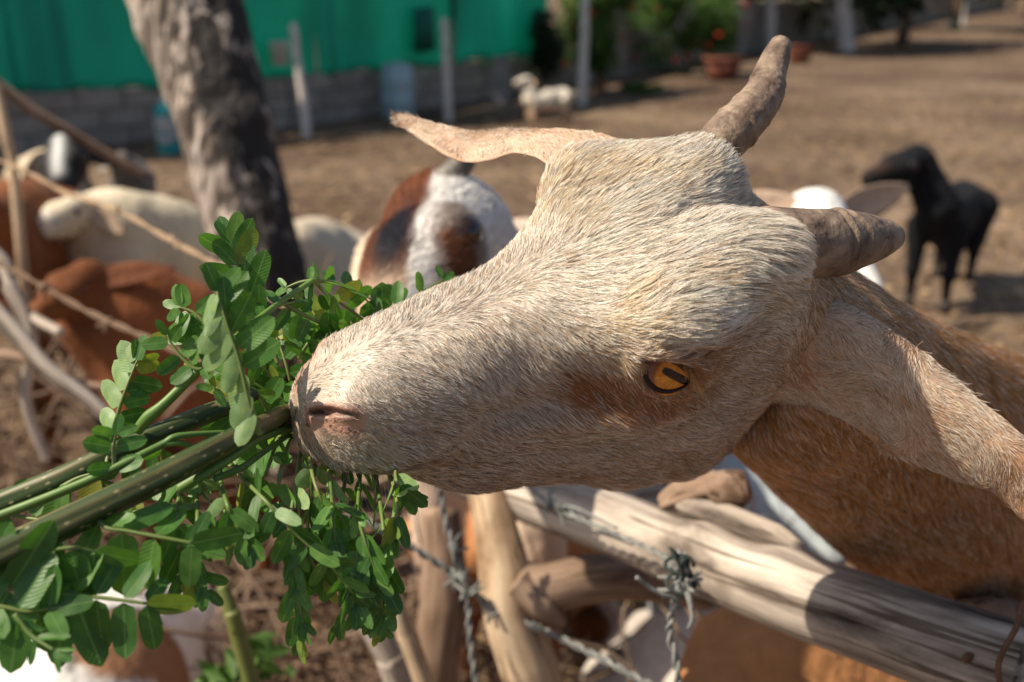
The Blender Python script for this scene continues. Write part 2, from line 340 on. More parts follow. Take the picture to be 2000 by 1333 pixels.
# ================================================================== drum, bucket, pots
def lathe(prof, n=28, c=(0, 0, 0)):
    V = []; F = []; m_ = len(prof)
    for (r, z) in prof:
        for k in range(n): V.append((c[0]+r*math.cos(2*math.pi*k/n), c[1]+r*math.sin(2*math.pi*k/n), c[2]+z))
    for i in range(m_-1):
        for k in range(n): F.append((i*n+k, i*n+(k+1) % n, (i+1)*n+(k+1) % n, (i+1)*n+k))
    return V, F
M_blue = noisy('blue_drum', [(.3, (.24, .36, .42)), (.5, (.34, .50, .56)), (.7, (.46, .60, .66))], scale=5, rough=.55, stretch=(1, 1, .3), bump=.2)
g = G(778, 232); t = thing('drum', g, 'faded blue-grey upright plastic drum standing before the block wall', 'drum')
V, F = lathe([(0, 0), (.155, 0), (.165, .02), (.166, .16), (.172, .175), (.172, .19), (.166, .205), (.166, .34), (.172, .355), (.172, .37), (.166, .385), (.164, .49), (.150, .52), (0, .525)], c=g); mesh('body', V, F, M_blue, t)
V, F = lathe([(.120, .523), (.124, .545), (.110, .548), (.108, .53)], c=g); mesh('rim', V, F, M_blue, t)
for s in (-1, 1):
    V, F = lathe([(0, .525), (.022, .525), (.022, .545), (0, .547)], n=12, c=g+[s*.06, 0, 0]); mesh('bung', V, F, M_darkpost, t)
M_teal = noisy('teal_plastic', [(.4, (.02, .30, .32)), (.6, (.03, .40, .42))], scale=4, rough=.4, bump=0)
M_tlab = noisy('teal_label', [(.42, (.05, .33, .42)), (.55, (.55, .45, .42)), (.7, (.1, .45, .5))], scale=14, rough=.5, bump=0)
g = G(333, 304); t = thing('jerrycan', g, 'tall teal plastic container by the wall just left of the tree trunk', 'container')
V, F = lathe([(0, 0), (.085, 0), (.092, .012), (.092, .34), (.086, .37), (.05, .40), (.035, .405), (.035, .43), (0, .432)], c=g); mesh('body', V, F, M_teal, t)
V, F = lathe([(.0925, .10), (.0945, .11), (.0945, .30), (.0925, .31)], c=g); mesh('label', V, F, M_tlab, t)
V, F = lathe([(.038, .41), (.040, .415), (.040, .445), (0, .447)], n=16, c=g); mesh('lid', V, F, M_blue, t)
M_terra = noisy('terracotta', [(.3, (.11, .035, .022)), (.7, (.20, .07, .045))], scale=8, rough=.8)
for (px, py, r, lab) in ((1410, 160, .26, 'wide terracotta pot on the ground at the right foot of the bush'), (1560, 124, .23, 'terracotta pot right of the far horn tip beside the wall')):
    g = G(px, py); t = thing('flower_pot', g, lab, 'pot', 'terracotta pots by the wall')
    V, F = lathe([(0, 0), (r*.7, 0), (r, r*1.25), (r*.9, r*1.25), (r*.85, r*1.1), (0, r*1.1)], c=g); mesh('body', V, F, M_terra, t)
    V, F = lathe([(r*1.0, r*1.1), (r*1.1, r*1.12), (r*1.1, r*1.32), (r*.94, r*1.32)], c=g); mesh('rim', V, F, M_terra, t)
M_white = noisy('white_paint', [(.4, (.5, .5, .46)), (.6, (.66, .66, .62))], scale=6, bump=0)
g = G(552, 262); V, F = lathe([(0, .0), (.07, .0), (.085, .18), (.09, .19), (.09, .20), (.0, .20)], c=g+[0, .12, .60]); o = mesh('bucket', V, F, M_white, base=g+[0, .12, .60]); tag(o, 'small whitish bucket standing on the block wall right of the tree', 'bucket')
g = G(1862, 62); V, F = sphere_vf(g+[0, 0, .16], .2, 14, 8, (1.1, .8, .85)); tag(mesh('rock', V+.04*np.stack([vnoise(V, 5, k) for k in range(3)], -1), F, M_darkpost, base=g), 'dark rock lying on the dirt near the far wall', 'rock')
# ================================================================== bushes
def leafcloud(c, R_, n, size, seed, flat=1.0, clumps=9):
    r = np.random.default_rng(seed); cl = r.normal(0, 1, (clumps, 3)); cl = nrm(cl)*r.random((clumps, 1))**.4*np.array(R_)*.75; sz = r.uniform(.25, .5, clumps)
    k = r.integers(clumps, size=n); p = cl[k]+nrm(r.normal(0, 1, (n, 3)))*(r.random((n, 1))**.5)*sz[k][:, None]*np.array(R_)
    p = p+np.array(c); p = p[p[:, 2] > .02]; n = len(p); u = nrm(r.normal(0, 1, (n, 3))); w = nrm(np.cross(u, r.normal(0, 1, (n, 3)))); s = size*r.uniform(.6, 1.3, (n, 1)); h = nrm(np.cross(u, w))*s*.12
    V = np.stack([p-u*s, p-w*s*.42+h, p+u*s, p+w*s*.42+h], 1).reshape(-1, 3); F = np.arange(4*n).reshape(n, 4)
    return V, F
def leafmat(name, c0, c1, tr=.4, sc=3):
    m, nt, b, N, L = mat(name); tc = N.new('ShaderNodeTexCoord'); n = N.new('ShaderNodeTexNoise'); n.inputs['Scale'].default_value = sc; n.inputs['Detail'].default_value = 4; L.new(tc.outputs['Object'], n.inputs['Vector'])
    r = ramp(N, [(.35, c0), (.65, c1)]); L.new(n.outputs[0], r.inputs[0]); L.new(r.outputs[0], b.inputs['Base Color']); b.inputs['Roughness'].default_value = .5
    t = N.new('ShaderNodeBsdfTranslucent'); L.new(r.outputs[0], t.inputs[0]); mx = N.new('ShaderNodeMixShader'); mx.inputs[0].default_value = tr; L.new(b.outputs[0], mx.inputs[1]); L.new(t.outputs[0], mx.inputs[2]); L.new(mx.outputs[0], N['Material Output'].inputs['Surface']); return m
M_bush = leafmat('bush_leaf', (.05, .12, .02), (.14, .26, .05)); M_dkbush = leafmat('dark_leaf', (.012, .025, .010), (.035, .06, .02), .2); M_twig = noisy('twig', [(.3, (.07, .045, .03)), (.7, (.20, .14, .09))], scale=20)
M_red = noisy('red_petal', [(.4, (.45, .02, .015)), (.6, (.6, .06, .03))], scale=10, bump=0)
def bush(px, py, H_, W_, n, seed, lab, cat='bush', red=0, m_=None, size=.05):
    g = G(px, py); t = thing('bush', g, lab, cat, 'bushes in front of the far wall'); r = np.random.default_rng(seed)
    c = g+np.array([0, 0, H_*.55]); V, F = leafcloud(c, (W_/2, W_/2.4, H_*.52), n, size, seed, clumps=14); o = mesh('foliage', V, F, m_ or M_bush, t, smooth=False); o['kind'] = 'stuff'
    for k in range(6):
        e = c+nrm(r.normal(0, 1, 3))*np.array([W_*.3, W_*.25, H_*.35]); V, F = tube([g+[r.normal(0, .04), 0, -.03], (g+e)/2+r.normal(0, .05, 3), e], [.018, .013, .006], n=6, seg=8); mesh('stem', V, F, M_twig, t)
    for k in range(red):
        p = c+nrm(r.normal(0, 1, 3))*np.array([W_*.5, W_*.42, H_*.5])*r.uniform(.8, 1.02)
        if p[2] < .1: continue
        V, F = leafcloud(p, (.04, .04, .04), 14, .03, seed+k, clumps=2); mesh('flower', V, F, M_red, t, smooth=False)
bush(1170, 178, 1.35, 1.25, 5200, 31, 'green bush dotted with red flowers behind the sheep and pale post', red=16)
bush(1330, 150, 1.5, 1.9, 6500, 32, 'broad bright green bush with red flowers left of the terracotta pots', red=14)
bush(1055, 186, 1.0, .8, 1800, 33, 'small dark green bush at the right end of the green net', m_=M_dkbush)
g = G(1250, 182); V, F = leafcloud(g+[0, 0, .05], (.30, .2, .09), 700, .05, 35); o = mesh('weed', V, F, M_bush, base=g, smooth=False); tag(o, 'low patch of green weeds on the dirt below the bushes', 'weeds', kind='stuff')
# dense dark trees and roofs beyond the wall close the view
V = []; r_ = np.random.default_rng(17); 
for k, (x, y, h, w_) in enumerate([(-11, 12, 4, 6), (-6, 15, 4.5, 6), (-1, 19, 4.6, 6), (4, 22, 5, 7), (9, 24, 5, 7), (14, 33, 6, 9), (22, 45, 7, 12), (34, 62, 9, 18), (52, 80, 11, 22), (-16, 6, 4, 6), (75, 70, 10, 26)]):
    t = thing('tree', (x, y, 0), 'dark leafy tree standing beyond the back wall of the yard', 'tree', 'trees beyond the wall')
    Vt, Ft = leafcloud((x, y, h*.52), (w_*.55, w_*.4, h*.5), 2600, .16+.003*y, 50+k, clumps=16); o = mesh('crown', Vt, Ft, M_dkbush, t, smooth=False); o['kind'] = 'stuff'
    Vt, Ft = tube([(x, y, -.1), (x+.1, y, h*.3), (x, y, h*.7)], [.16, .13, .06], n=8, seg=10); mesh('trunk', Vt, Ft, M_twig, t)
# ================================================================== the leaning trunk
def barkmat():
    m, nt, b, N, L = mat('bark'); tc = N.new('ShaderNodeTexCoord')
    def nse(sc, st, det=7, dist=0, rot=(0, 0, 0)):
        mp = N.new('ShaderNodeMapping'); mp.inputs['Scale'].default_value = st; mp.inputs['Rotation'].default_value = rot; n = N.new('ShaderNodeTexNoise'); n.inputs['Scale'].default_value = sc; n.inputs['Detail'].default_value = det; n.inputs['Distortion'].default_value = dist
        L.new(tc.outputs['Object'], mp.inputs[0]); L.new(mp.outputs[0], n.inputs['Vector']); return n
    rt = (0, math.radians(12), 0)
    a = nse(15, (1.6, 1.6, .38), 9, .7, rt); r = ramp(N, [(.34, (.022, .015, .012)), (.43, (.085, .060, .048)), (.50, (.30, .25, .215)), (.62, (.50, .43, .385)), (.8, (.62, .55, .50))]); L.new(a.outputs[0], r.inputs[0])
    fz = nse(30, (2, 2, .20), 6, .5, rt); rf = ramp(N, [(.40, (.10, .085, .075)), (.49, (1, 1, 1))]); L.new(fz.outputs[0], rf.inputs[0]); mf = N.new('ShaderNodeMix'); mf.data_type = 'RGBA'; mf.blend_type = 'MULTIPLY'; mf.inputs[0].default_value = 1; L.new(r.outputs[0], mf.inputs[6]); L.new(rf.outputs[0], mf.inputs[7])
    # black right side: char plus shade painted in, vertex colour broken up by noise
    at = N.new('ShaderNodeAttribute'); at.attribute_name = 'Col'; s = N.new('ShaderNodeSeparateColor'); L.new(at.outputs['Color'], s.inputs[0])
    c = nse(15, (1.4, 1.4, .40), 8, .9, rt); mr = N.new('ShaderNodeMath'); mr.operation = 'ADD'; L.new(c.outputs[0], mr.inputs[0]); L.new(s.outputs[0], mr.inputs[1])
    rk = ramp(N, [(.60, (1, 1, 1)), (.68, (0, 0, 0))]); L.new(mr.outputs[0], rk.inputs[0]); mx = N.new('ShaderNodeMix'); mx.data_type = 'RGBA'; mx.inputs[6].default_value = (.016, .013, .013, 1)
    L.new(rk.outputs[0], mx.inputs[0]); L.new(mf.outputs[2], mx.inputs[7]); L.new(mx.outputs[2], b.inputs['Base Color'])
    bp = N.new('ShaderNodeBump'); bp.inputs['Strength'].default_value = 1; bp.inputs['Distance'].default_value = .03; L.new(a.outputs[0], bp.inputs['Height']); L.new(bp.outputs[0], b.inputs['Normal']); b.inputs['Roughness'].default_value = .85; return m
M_bark = barkmat()
tp = [P(240, -420, 2.62), P(300, -180, 2.58), P(368, 0, 2.54), P(412, 150, 2.50), P(452, 300, 2.46), P(492, 450, 2.44), P(520, 600, 2.43), P(545, 720, 2.44), P(562, 840, 2.46), P(575, 930, 2.48), P(585, 1010, 2.52)]
tr_ = [.145, .14, .132, .116, .106, .107, .110, .115, .122, .140, .18]
tg_ = thing('tree', (tp[-1][0], tp[-1][1], 0), 'leaning bare tree trunk with grey bark and a right side blackened by char and painted shade behind the leaves', 'tree')
V, F = tube(tp, tr_, n=72, seg=210, wob=.0); 
cl = cr(np.array(tp), np.linspace(0, len(tp)-1, 210)); bd = V[:210*72].reshape(210, 72, 3); ra = nrm(bd-cl[:, None])
st_ = bd*np.array([1, 1, .35]); dsp = .010*vnoise(st_, 14)+.007*vnoise(st_, 34, 1)+.0035*vnoise(st_, 90, 2)
kn = [(P(420, 190, 2.36), .045, -.022), (P(416, 205, 2.35), .08, .016), (P(505, 230, 2.44), .05, .022), (P(300, 60, 2.50), .08, .016)]
for c, s_, a_ in kn: dsp += a_*np.exp(-((bd-c)**2).sum(-1)/s_**2)
bd = bd+ra*dsp[..., None]; V[:210*72] = bd.reshape(-1, 3)
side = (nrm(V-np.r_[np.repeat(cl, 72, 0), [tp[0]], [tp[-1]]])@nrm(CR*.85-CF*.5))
ch = sst(.15, .95, side)*.24; q3 = W2P(V); ch = ch+.22*np.exp(-((V-P(416, 200, 2.36))**2).sum(1)/.09**2)-.04  # char and painted shade on the right side, dark spot at the knot
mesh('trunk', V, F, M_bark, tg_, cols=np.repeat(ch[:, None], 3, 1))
# forked limbs above the picture
for dx, dy, dz in ((-.6, .3, .9), (.5, .5, 1.0), (-.1, -.4, 1.1)):
    e = tp[0]+np.array([dx, dy, dz]); V, F = tube([tp[0]-[0, 0, .05], (tp[0]+e)/2+[0, 0, .08], e], [.08, .05, .02], n=12, seg=16, wob=.1); mesh('limb', V, F, M_bark, tg_, cols=np.full((len(V), 3), .05))
# ================================================================== the cream goat in the foreground
# head frame in camera axes (right, down, away): back along the head, right-hand side, up out of the forehead
HR = np.array([[0.92863537, -0.36641976, 0.05807676], [-0.23725337, -0.70689619, -0.66633971], [0.28521428, 0.60500772, -0.74338313]])
HT = np.array([-0.10153094, 0.01818817, 0.44937332])
def H2W(l): return cam2w(np.asarray(l, float)@HR.T+HT)
def H2V(l): return camv(np.asarray(l, float)@HR.T)
def W2H(p):
    q = np.asarray(p, float)-C0; c = np.stack([q@CR, -(q@CU), q@CF], -1)
    return (c-HT)@HR
ST = [  # x, then half profile (y,z): top, bridge edge, upper side, widest, lower side, jaw edge, bottom
 (.003, (0,-.015),(.004,-.015),(.007,-.017),(.008,-.020),(.007,-.025),(.004,-.027),(0,-.028)),
 (.006, (0,-.009),(.008,-.010),(.013,-.013),(.016,-.020),(.015,-.030),(.009,-.037),(0,-.038)),
 (.012, (0,-.003),(.011,-.005),(.018,-.010),(.023,-.019),(.023,-.033),(.013,-.043),(0,-.045)),
 (.024, (0,.004),(.013,.002),(.022,-.004),(.030,-.018),(.030,-.035),(.018,-.047),(0,-.050)),
 (.045, (0,.012),(.014,.010),(.025,.001),(.034,-.015),(.035,-.037),(.023,-.064),(0,-.070)),
 (.075, (0,.019),(.015,.017),(.027,.007),(.036,-.012),(.039,-.041),(.033,-.080),(0,-.088)),
 (.105, (0,.027),(.017,.025),(.028,.014),(.039,-.007),(.043,-.042),(.036,-.085),(0,-.095)),
 (.135, (0,.039),(.024,.037),(.040,.027),(.050,-.002),(.047,-.044),(.038,-.093),(0,-.103)),
 (.160, (0,.048),(.033,.048),(.053,.038),(.060,.006),(.051,-.046),(.043,-.104),(0,-.117)),
 (.182, (0,.055),(.038,.055),(.058,.041),(.062,.008),(.053,-.048),(.045,-.107),(0,-.121)),
 (.206, (0,.058),(.038,.057),(.054,.038),(.058,.002),(.054,-.048),(.048,-.106),(0,-.120)),
 (.230, (0,.050),(.036,.051),(.049,.030),(.056,-.004),(.053,-.044),(.043,-.090),(0,-.100)),
 (.252, (0,.026),(.030,.024),(.044,.012),(.052,-.012),(.050,-.038),(.035,-.062),(0,-.070))]
def full(h):   # half profile -> 12 points round, starting at the top and going down the right-hand side
    h = np.array(h); return np.r_[h, np.c_[-h[-2:0:-1, 0], h[-2:0:-1, 1]]]
net = []
ST.insert(0, (.0035, (0,-.0208),(.0003,-.0208),(.0005,-.0209),(.0005,-.0211),(.0005,-.0213),(.0003,-.0214),(0,-.0214)))
for s in ST:
    q = full(s[1:]); sx = s[0]+.35*(q[:, 1]+.018)*(1-sst(.008, .045, s[0]))     # the nose slopes back from the lip
    net.append(np.c_[sx, q]@HR.T+HT)
def PC(px, py, d): return np.array([(px-1000)/FPX*d, (py-666.5)/FPX*d, d])
# neck and trunk: centre (pixel, depth), half width, half height
NK = [((1575, 715, .575), .050, .060), ((1640, 775, .63), .053, .070), ((1745, 850, .70), .060, .086), ((1880, 935, .79), .075, .108),
      ((2080, 1035, .90), .105, .130), ((2350, 1160, 1.0), .13, .145), ((2750, 1290, 1.08), .14, .15), ((3100, 1400, 1.12), .12, .13), ((3250, 1450, 1.14), .05, .05)]
ctr = np.array([PC(*k[0]) for k in NK]); pre = net[-1].mean(0)
tg = nrm(np.gradient(np.r_[[pre], ctr], axis=0))[1:]
ang = np.radians([0, 28, 58, 92, 128, 155, 180])
for c, t, k in zip(ctr, tg, NK):
    U = HR[:, 1]-t*(HR[:, 1]@t); U = nrm(U); Vv = np.cross(t, U)
    h = np.c_[np.sin(ang)*k[1], np.cos(ang)*k[2]]; q = full(h); net.append(c+q[:, :1]*U+q[:, 1:]*Vv)
net = np.array(net)                                           # [stations, 12, 3]
NS = len(ST)
ts = np.r_[np.linspace(0, 4, 84, endpoint=False), np.linspace(4, NS-1, 300, endpoint=False), np.linspace(NS-1, len(net)-1, 150)]
rows = cr(net, ts); NA = 340
per = np.concatenate([rows[:, -3:], rows, rows[:, :4]], 1)     # periodic
sw = np.swapaxes(per, 0, 1); surf = np.swapaxes(cr(sw, 3+np.linspace(0, 12, NA, endpoint=False)), 0, 1)
nr = len(surf)
_i = np.arange(nr-1)[:, None]*NA; _j = np.arange(NA)[None]; _j2 = (_j+1) % NA
GF = np.stack([_i+_j, _i+_j2, _i+NA+_j2, _i+NA+_j], -1).reshape(-1, 4)
def gridn(S):
    du = np.gradient(S, axis=0); dv = np.roll(S, -1, 1)-np.roll(S, 1, 1); n = nrm(np.cross(dv, du)); return n
LS = (surf-HT)@HR                                             # head-local coordinates
n0 = gridn(LS); cen = LS.mean(1, keepdims=True)
if ((LS-cen)*n0).sum() < 0: n0 = -n0; FLIP = True
else: FLIP = False
def g3(p, c, r): d = (p-np.array(c))/np.array(r); return np.exp(-(d**2).sum(-1))
def segd(p, a, b):
    a, b = np.array(a), np.array(b); ab = b-a; t = np.clip(((p-a)@ab)/(ab@ab), 0, 1); return np.linalg.norm(p-(a+t[..., None]*ab), axis=-1), t
def polyd(p, pts):
    D = None
    for k in range(len(pts)-1):
        d, t = segd(p, pts[k], pts[k+1]); t = (t+k)/(len(pts)-1)
        if D is None: D, Tt = d, t
        else: Tt = np.where(d < D, t, Tt); D = np.minimum(D, d)
    return D, Tt
disp = np.zeros(LS.shape[:2]); YL = LS.copy()
def both(f): 
    m = LS*np.array([1, -1, 1]); return f(LS)+f(m)
# brow ridges, cheek bones, horn mounds, muzzle swell, hollow before the eye
disp += both(lambda p: .0130*g3(p, (.164, -.052, .037), (.025, .016, .0135)))
def crest(p): d, t = segd(p, (.085, -.042, -.022), (.150, -.060, -.020)); return .0050*np.exp(-(d/.009)**2)*sst(0, .4, t)
disp += both(crest)
def crease(p): d, t = segd(p, (.078, -.040, -.012), (.066, -.040, -.036)); return -.0022*np.exp(-(d/.005)**2)
disp += both(crease)
disp += both(lambda p: .005*g3(p, (.190, -.052, -.050), (.022, .02, .026)))
disp += both(lambda p: .006*g3(p, (.150, -.058, -.022), (.030, .02, .012)))
disp += both(lambda p: .0035*g3(p, (.228, -.036, .056), (.020, .018, .022)))
disp -= both(lambda p: .004*g3(p, (.128, -.040, .004), (.018, .012, .012)))
disp -= both(lambda p: .0055*g3(p, (.100, -.044, -.014), (.032, .012, .010)))
def jawl(p): d, t = segd(p, (.095, -.046, -.050), (.175, -.058, -.052)); return -.0030*np.exp(-(d/.007)**2)
disp += both(jawl)
disp -= .0055*np.exp(-((LS[..., 1]+.003)/.0065)**2)*sst(.172, .20, LS[..., 0])*sst(.26, .24, LS[..., 0])*sst(.0, .03, LS[..., 2])
disp -= .011*g3(LS, (.236, 0, .05), (.030, .013, .03))
disp += both(lambda p: .004*g3(p, (.040, -.034, -.036), (.022, .012, .012)))
disp += both(lambda p: .0035*g3(p, (.018, -.022, -.004), (.012, .010, .006)))
# nostril slit and its folds
NOS = [(.0072, -.0102, -.0150), (.0100, -.0125, -.0115), (.016, -.0180, -.0070), (.0245, -.0245, -.0055)]
def nos(p):
    d, t = polyd(p, NOS); up = np.array(NOS)+np.array([.0, -.001, .0052]); d2, _ = polyd(p, up); dn = np.array(NOS)+np.array([.0, .0, -.007]); d3, _ = polyd(p, dn)
    w = np.sin(np.pi*np.clip(t*.86+.10, 0, 1))
    return -.0056*sst(0, .25, w)*np.exp(-(d/(.0009+.0008*w))**2)+.0032*w*np.exp(-(d2/.0036)**2)-.0010*np.exp(-(d3/.004)**2)
disp += nos(LS)+.45*nos(LS*np.array([1, -1, 1]))
disp -= .002*np.exp(-(LS[..., 1]/.0012)**2)*sst(-.02, -.024, LS[..., 2])*sst(.02, .01, LS[..., 0])
# mouth line
MOU = [(.012, -.026, -.0385), (.030, -.037, -.0375), (.046, -.040, -.0345), (.060, -.040, -.0300), (.074, -.040, -.0225)]
def mou(p):
    d, t = polyd(p, MOU); up = np.array(MOU)+np.array([0, 0, .006]); d2, _ = polyd(p, up)
    return -.0060*np.exp(-(d/.0022)**2)*sst(1.0, .8, t)+.0018*np.exp(-(d2/.004)**2)
disp += both(mou)
# eye sockets and lids (eye plane: slit axis ET, normal EN)
EC = np.array([.1634, -.0598, .0112])
ET = nrm([.76, -.24, -.58]); EN = np.array([-.08, -.86, .47]); EN = nrm(EN-ET*(EN@ET)); EU = nrm(np.cross(EN, ET)); EU = EU if EU[2] > 0 else -EU
def eyef(p):
    q = p-EC; a, b, w = q@ET+.0014, q@EU, q@EN; near = sst(.035, .02, np.linalg.norm(q, axis=-1))
    hh = np.where(b > 0, .0056, .0072)*np.clip(1-np.abs(a/.0156)**2.0, 0.001, 1); e = np.abs(b)/hh
    ins = sst(1.10, .84, e)*sst(.0166, .0146, np.abs(a))
    rr = np.hypot(a/.0182, b/.0105); rim = np.exp(-((rr-1.12)/.20)**2)
    fold = np.exp(-((rr-1.75)/.16)**2)*sst(-.2, .6, b/.01)
    return near*(-.011*ins+(.0024+.0014*sst(0, .006, b))*rim*(1-ins)-.0012*fold), near*ins, near*np.clip(sst(.75, .95, e)*sst(1.75, 1.2, e)*sst(.0175, .015, np.abs(a))*np.where(b < 0, 1, .8)+1.2*np.exp(-((a+.0185)/.0034)**2-((b-.0004)/.0022)**2), 0, 1)
e1, m1, r1 = eyef(LS); e2, m2, r2 = eyef(LS*np.array([1, -1, 1])); disp += e1+e2; eyemask = m1+m2; eyerim = r1+r2
disp += .00015*vnoise(LS, 180)+.0005*vnoise(LS, 47)*sst(.0, .05, LS[..., 0])
LS2 = LS+n0*disp[..., None]
headw = cam2w(LS2@HR.T+HT)
def project_rows():
    return W2P(headw.reshape(-1, 3))

#--BUILD
mixc = lambda a, b, t: a*(1-t)[..., None]+np.asarray(b, float)*t[..., None]
def coat(w):
    """the goat's markings: world point -> colour"""
    l = W2H(w); ay = np.abs(l[..., 1]); x, z = l[..., 0], l[..., 2]; q = np.stack([x, ay, z], -1)
    n1 = vnoise(l, 45, 0); n2 = vnoise(l, 120, 1)
    c = np.broadcast_to(np.array([.66, .515, .395]), l.shape).copy()                     # grizzled muzzle and cheek
    c = mixc(c, (.80, .71, .60), sst(-.03, .012, z+.006*n1)*sst(.20, .05, x))           # bridge of the nose
    c = mixc(c, (.92, .84, .71), sst(.085, .15, x+.012*n1)*sst(.004, .032, z+.008*n2)) # forehead and crest
    c = mixc(c, (.58, .36, .20), sst(-.045, -.085, z+.01*n1)*sst(.03, .08, x)*.75)       # under the jaw
    c = mixc(c, (.76, .60, .36), sst(.05, .55, vnoise(l, 38, 2)+.4*vnoise(l, 95, 1))*sst(.10, .15, x)*sst(-.01, .02, z)*.65)
    c = mixc(c, (.33, .125, .038), np.clip(1.5*g3(q, (.134, .044, -.004), (.018, .02, .012))*(1+.5*n2), 0, .95))
    c = mixc(c, (.42, .18, .06), np.clip(1.1*g3(q, (.158, .056, -.012), (.026, .02, .010)), 0, .8))
    c = mixc(c, (.46, .23, .10), np.clip(1.3*g3(q, (.168, .059, .012), (.026, .02, .019)), 0, .85))
    c = mixc(c, (.42, .22, .11), np.clip(1.2*g3(q, (.172, .056, .028), (.024, .02, .008))*(1+.4*n2), 0, .85))
    c = mixc(c, (.52, .34, .22), sst(.045, .02, ay)*sst(.012, .0, x)*0)
    c = mixc(c, (.60, .38, .24), g3(q, (.055, .04, -.045), (.02, .02, .010))*.7)
    dm, tm = polyd(l*[1, 0, 1]-[0, 0, 0]-np.stack([0*x, ay, 0*x], -1), MOU); c = mixc(c, (.20, .11, .07), np.exp(-(dm/.0020)**2)*.85)  # shade of the mouth crease painted into the coat colour
    nk = sst(.215, .262, x+.010*n1+.10*np.clip(-z-.02, -.1, .1)); 
    c = mixc(c, (.64, .43, .25), nk)
    c = mixc(c, (.58, .29, .10), nk*sst(.03, -.09, z+.25*(x-.25)+.015*n1))
    c = mixc(c, (.62, .42, .24), sst(.45, .7, x)*.6)
    return np.clip(c*(1+.10*n2)[..., None], .01, .9)
SKINP = np.array([.52, .29, .22])
def skinmap(w):
    l = W2H(w); q = l*np.array([1, 1, 1]); q[..., 1] = -np.abs(q[..., 1])
    d, t = polyd(q, NOS); dl, _ = polyd(q, np.array(NOS)+np.array([.001, -.002, -.007]))
    pink = np.clip(1.3*np.exp(-(d/.0050)**2)+1.2*np.exp(-(dl/.0062)**2)*sst(.030, .022, l[..., 0]), 0, 1)
    return pink, d
wv = headw.reshape(-1, 3); cc = coat(wv)*.55; pk, dn = skinmap(wv)
sp = sst(.15, .5, vnoise(wv, 420, 1)+.4*vnoise(wv, 900, 2))
pc = SKINP*(1-.72*sp[:, None]*sst(-.004, .0, -(W2H(wv)[:, 2]+.012))[:, None]); pc = pc*(1-.85*np.exp(-(dn/.0022)**2))[:, None]  # dark spots on the skin; shade inside the nostril slit painted in
cc = mixc(cc, np.array([0., 0, 0]), np.zeros(len(cc)))*(1-pk)[:, None]+pc*pk[:, None]
em = eyerim.reshape(-1); im = eyemask.reshape(-1)
cc = mixc(cc, (.022, .014, .012), np.clip(em*1.3, 0, .96)); cc = mixc(cc, (.16, .06, .04), np.clip(im, 0, 1))
goat_base = H2W([.5, .0, -.5]); goat_base[2] = 0
goat = thing('goat', goat_base, 'cream horned goat with an amber eye stretching over the wooden rail towards green branches', 'goat')
m, nt, b, N, L = mat('goat_skin')
at = N.new('ShaderNodeAttribute'); at.attribute_name = 'Col'; L.new(at.outputs['Color'], b.inputs['Base Color']); b.inputs['Roughness'].default_value = .5
tc = N.new('ShaderNodeTexCoord'); n = N.new('ShaderNodeTexNoise'); n.inputs['Scale'].default_value = 700; n.inputs['Detail'].default_value = 5; L.new(tc.outputs['Object'], n.inputs['Vector'])
bp = N.new('ShaderNodeBump'); bp.inputs['Strength'].default_value = .5; bp.inputs['Distance'].default_value = .001; L.new(n.outputs[0], bp.inputs['Height']); L.new(bp.outputs[0], b.inputs['Normal'])
b.inputs['Coat Weight'].default_value = .12; b.inputs['Coat Roughness'].default_value = .3
M_skin = m
F_ = GF[:, ::-1] if FLIP else GF
caps = [tuple(range(NA)) if FLIP else tuple(range(NA-1, -1, -1))]
body = mesh('body', wv, F_, M_skin, goat, cols=cc)
cap2 = MB()
# ---- orientation check of the faces so that normals point outward
vn = nrm(np.cross(wv[F_[:, 1]]-wv[F_[:, 0]], wv[F_[:, 2]]-wv[F_[:, 0]])); fc = wv[F_].mean(1); ci = np.repeat(headw.mean(1), NA, 0)[F_[:, 0]]
if (vn*(fc-ci)).sum() < 0:
    F_ = F_[:, ::-1]; body.data.flip_normals()
# ---- eyes
def eye(sgn):
    ec, et, en, eu = EC.copy(), ET.copy(), EN.copy(), EU.copy()
    for v in (ec, et, en, eu): v[1] *= sgn
    R_ = .0215; c = ec-en*(R_-.0008)+et*.0018; n_, m_ = 160, 110
    a = np.linspace(0, 1.45, m_)[:, None]; bb = np.linspace(0, 2*np.pi, n_, endpoint=False)[None]
    lx, ly, lz = np.sin(a)*np.cos(bb), np.sin(a)*np.sin(bb), np.cos(a)*np.ones_like(bb)
    V = c+R_*(lx[..., None]*et+ly[..., None]*eu+lz[..., None]*en)
    A, B = lx*R_-.0022, ly*R_+.0004; r = np.hypot(A, B); th = np.arctan2(B, A)
    st = vnoise(np.stack([np.cos(th)*3, np.sin(th)*3, r*200], -1), 3.0)
    col = np.zeros(V.shape)+np.array([.26, .11, .09])                      # brown rim of the eyeball
    ir = np.array([.62, .20, .02]); ir2 = np.array([.92, .42, .05])
    icol = mixc(np.broadcast_to(ir, V.shape), ir2, np.clip(.5+.6*st-.2*(r/.0125), 0, 1)); icol = mixc(icol, (.22, .08, .02), sst(.0100, .0124, r))
    col = mixc(col, np.array([0., 0, 0]), np.zeros(r.shape)); col = col*(1-sst(.0128, .0121, r))[..., None]+icol*sst(.0128, .0121, r)[..., None]
    px_, py_ = np.abs(A)/.0094, np.abs(B+.0004)/.0020
    pu = sst(1.06, .94, (px_**4+py_**4)**.25); col = mixc(col, (.004, .004, .004), pu)
    V = V.reshape(-1, 3); i = np.arange(m_-1)[:, None]*n_; j = np.arange(n_)[None]; j2 = (j+1) % n_
    F = np.stack([i+j, i+n_+j, i+n_+j2, i+j2], -1).reshape(-1, 4)
    return mesh('eye', H2W(V), F, M_eye, goat, cols=col.reshape(-1, 3))
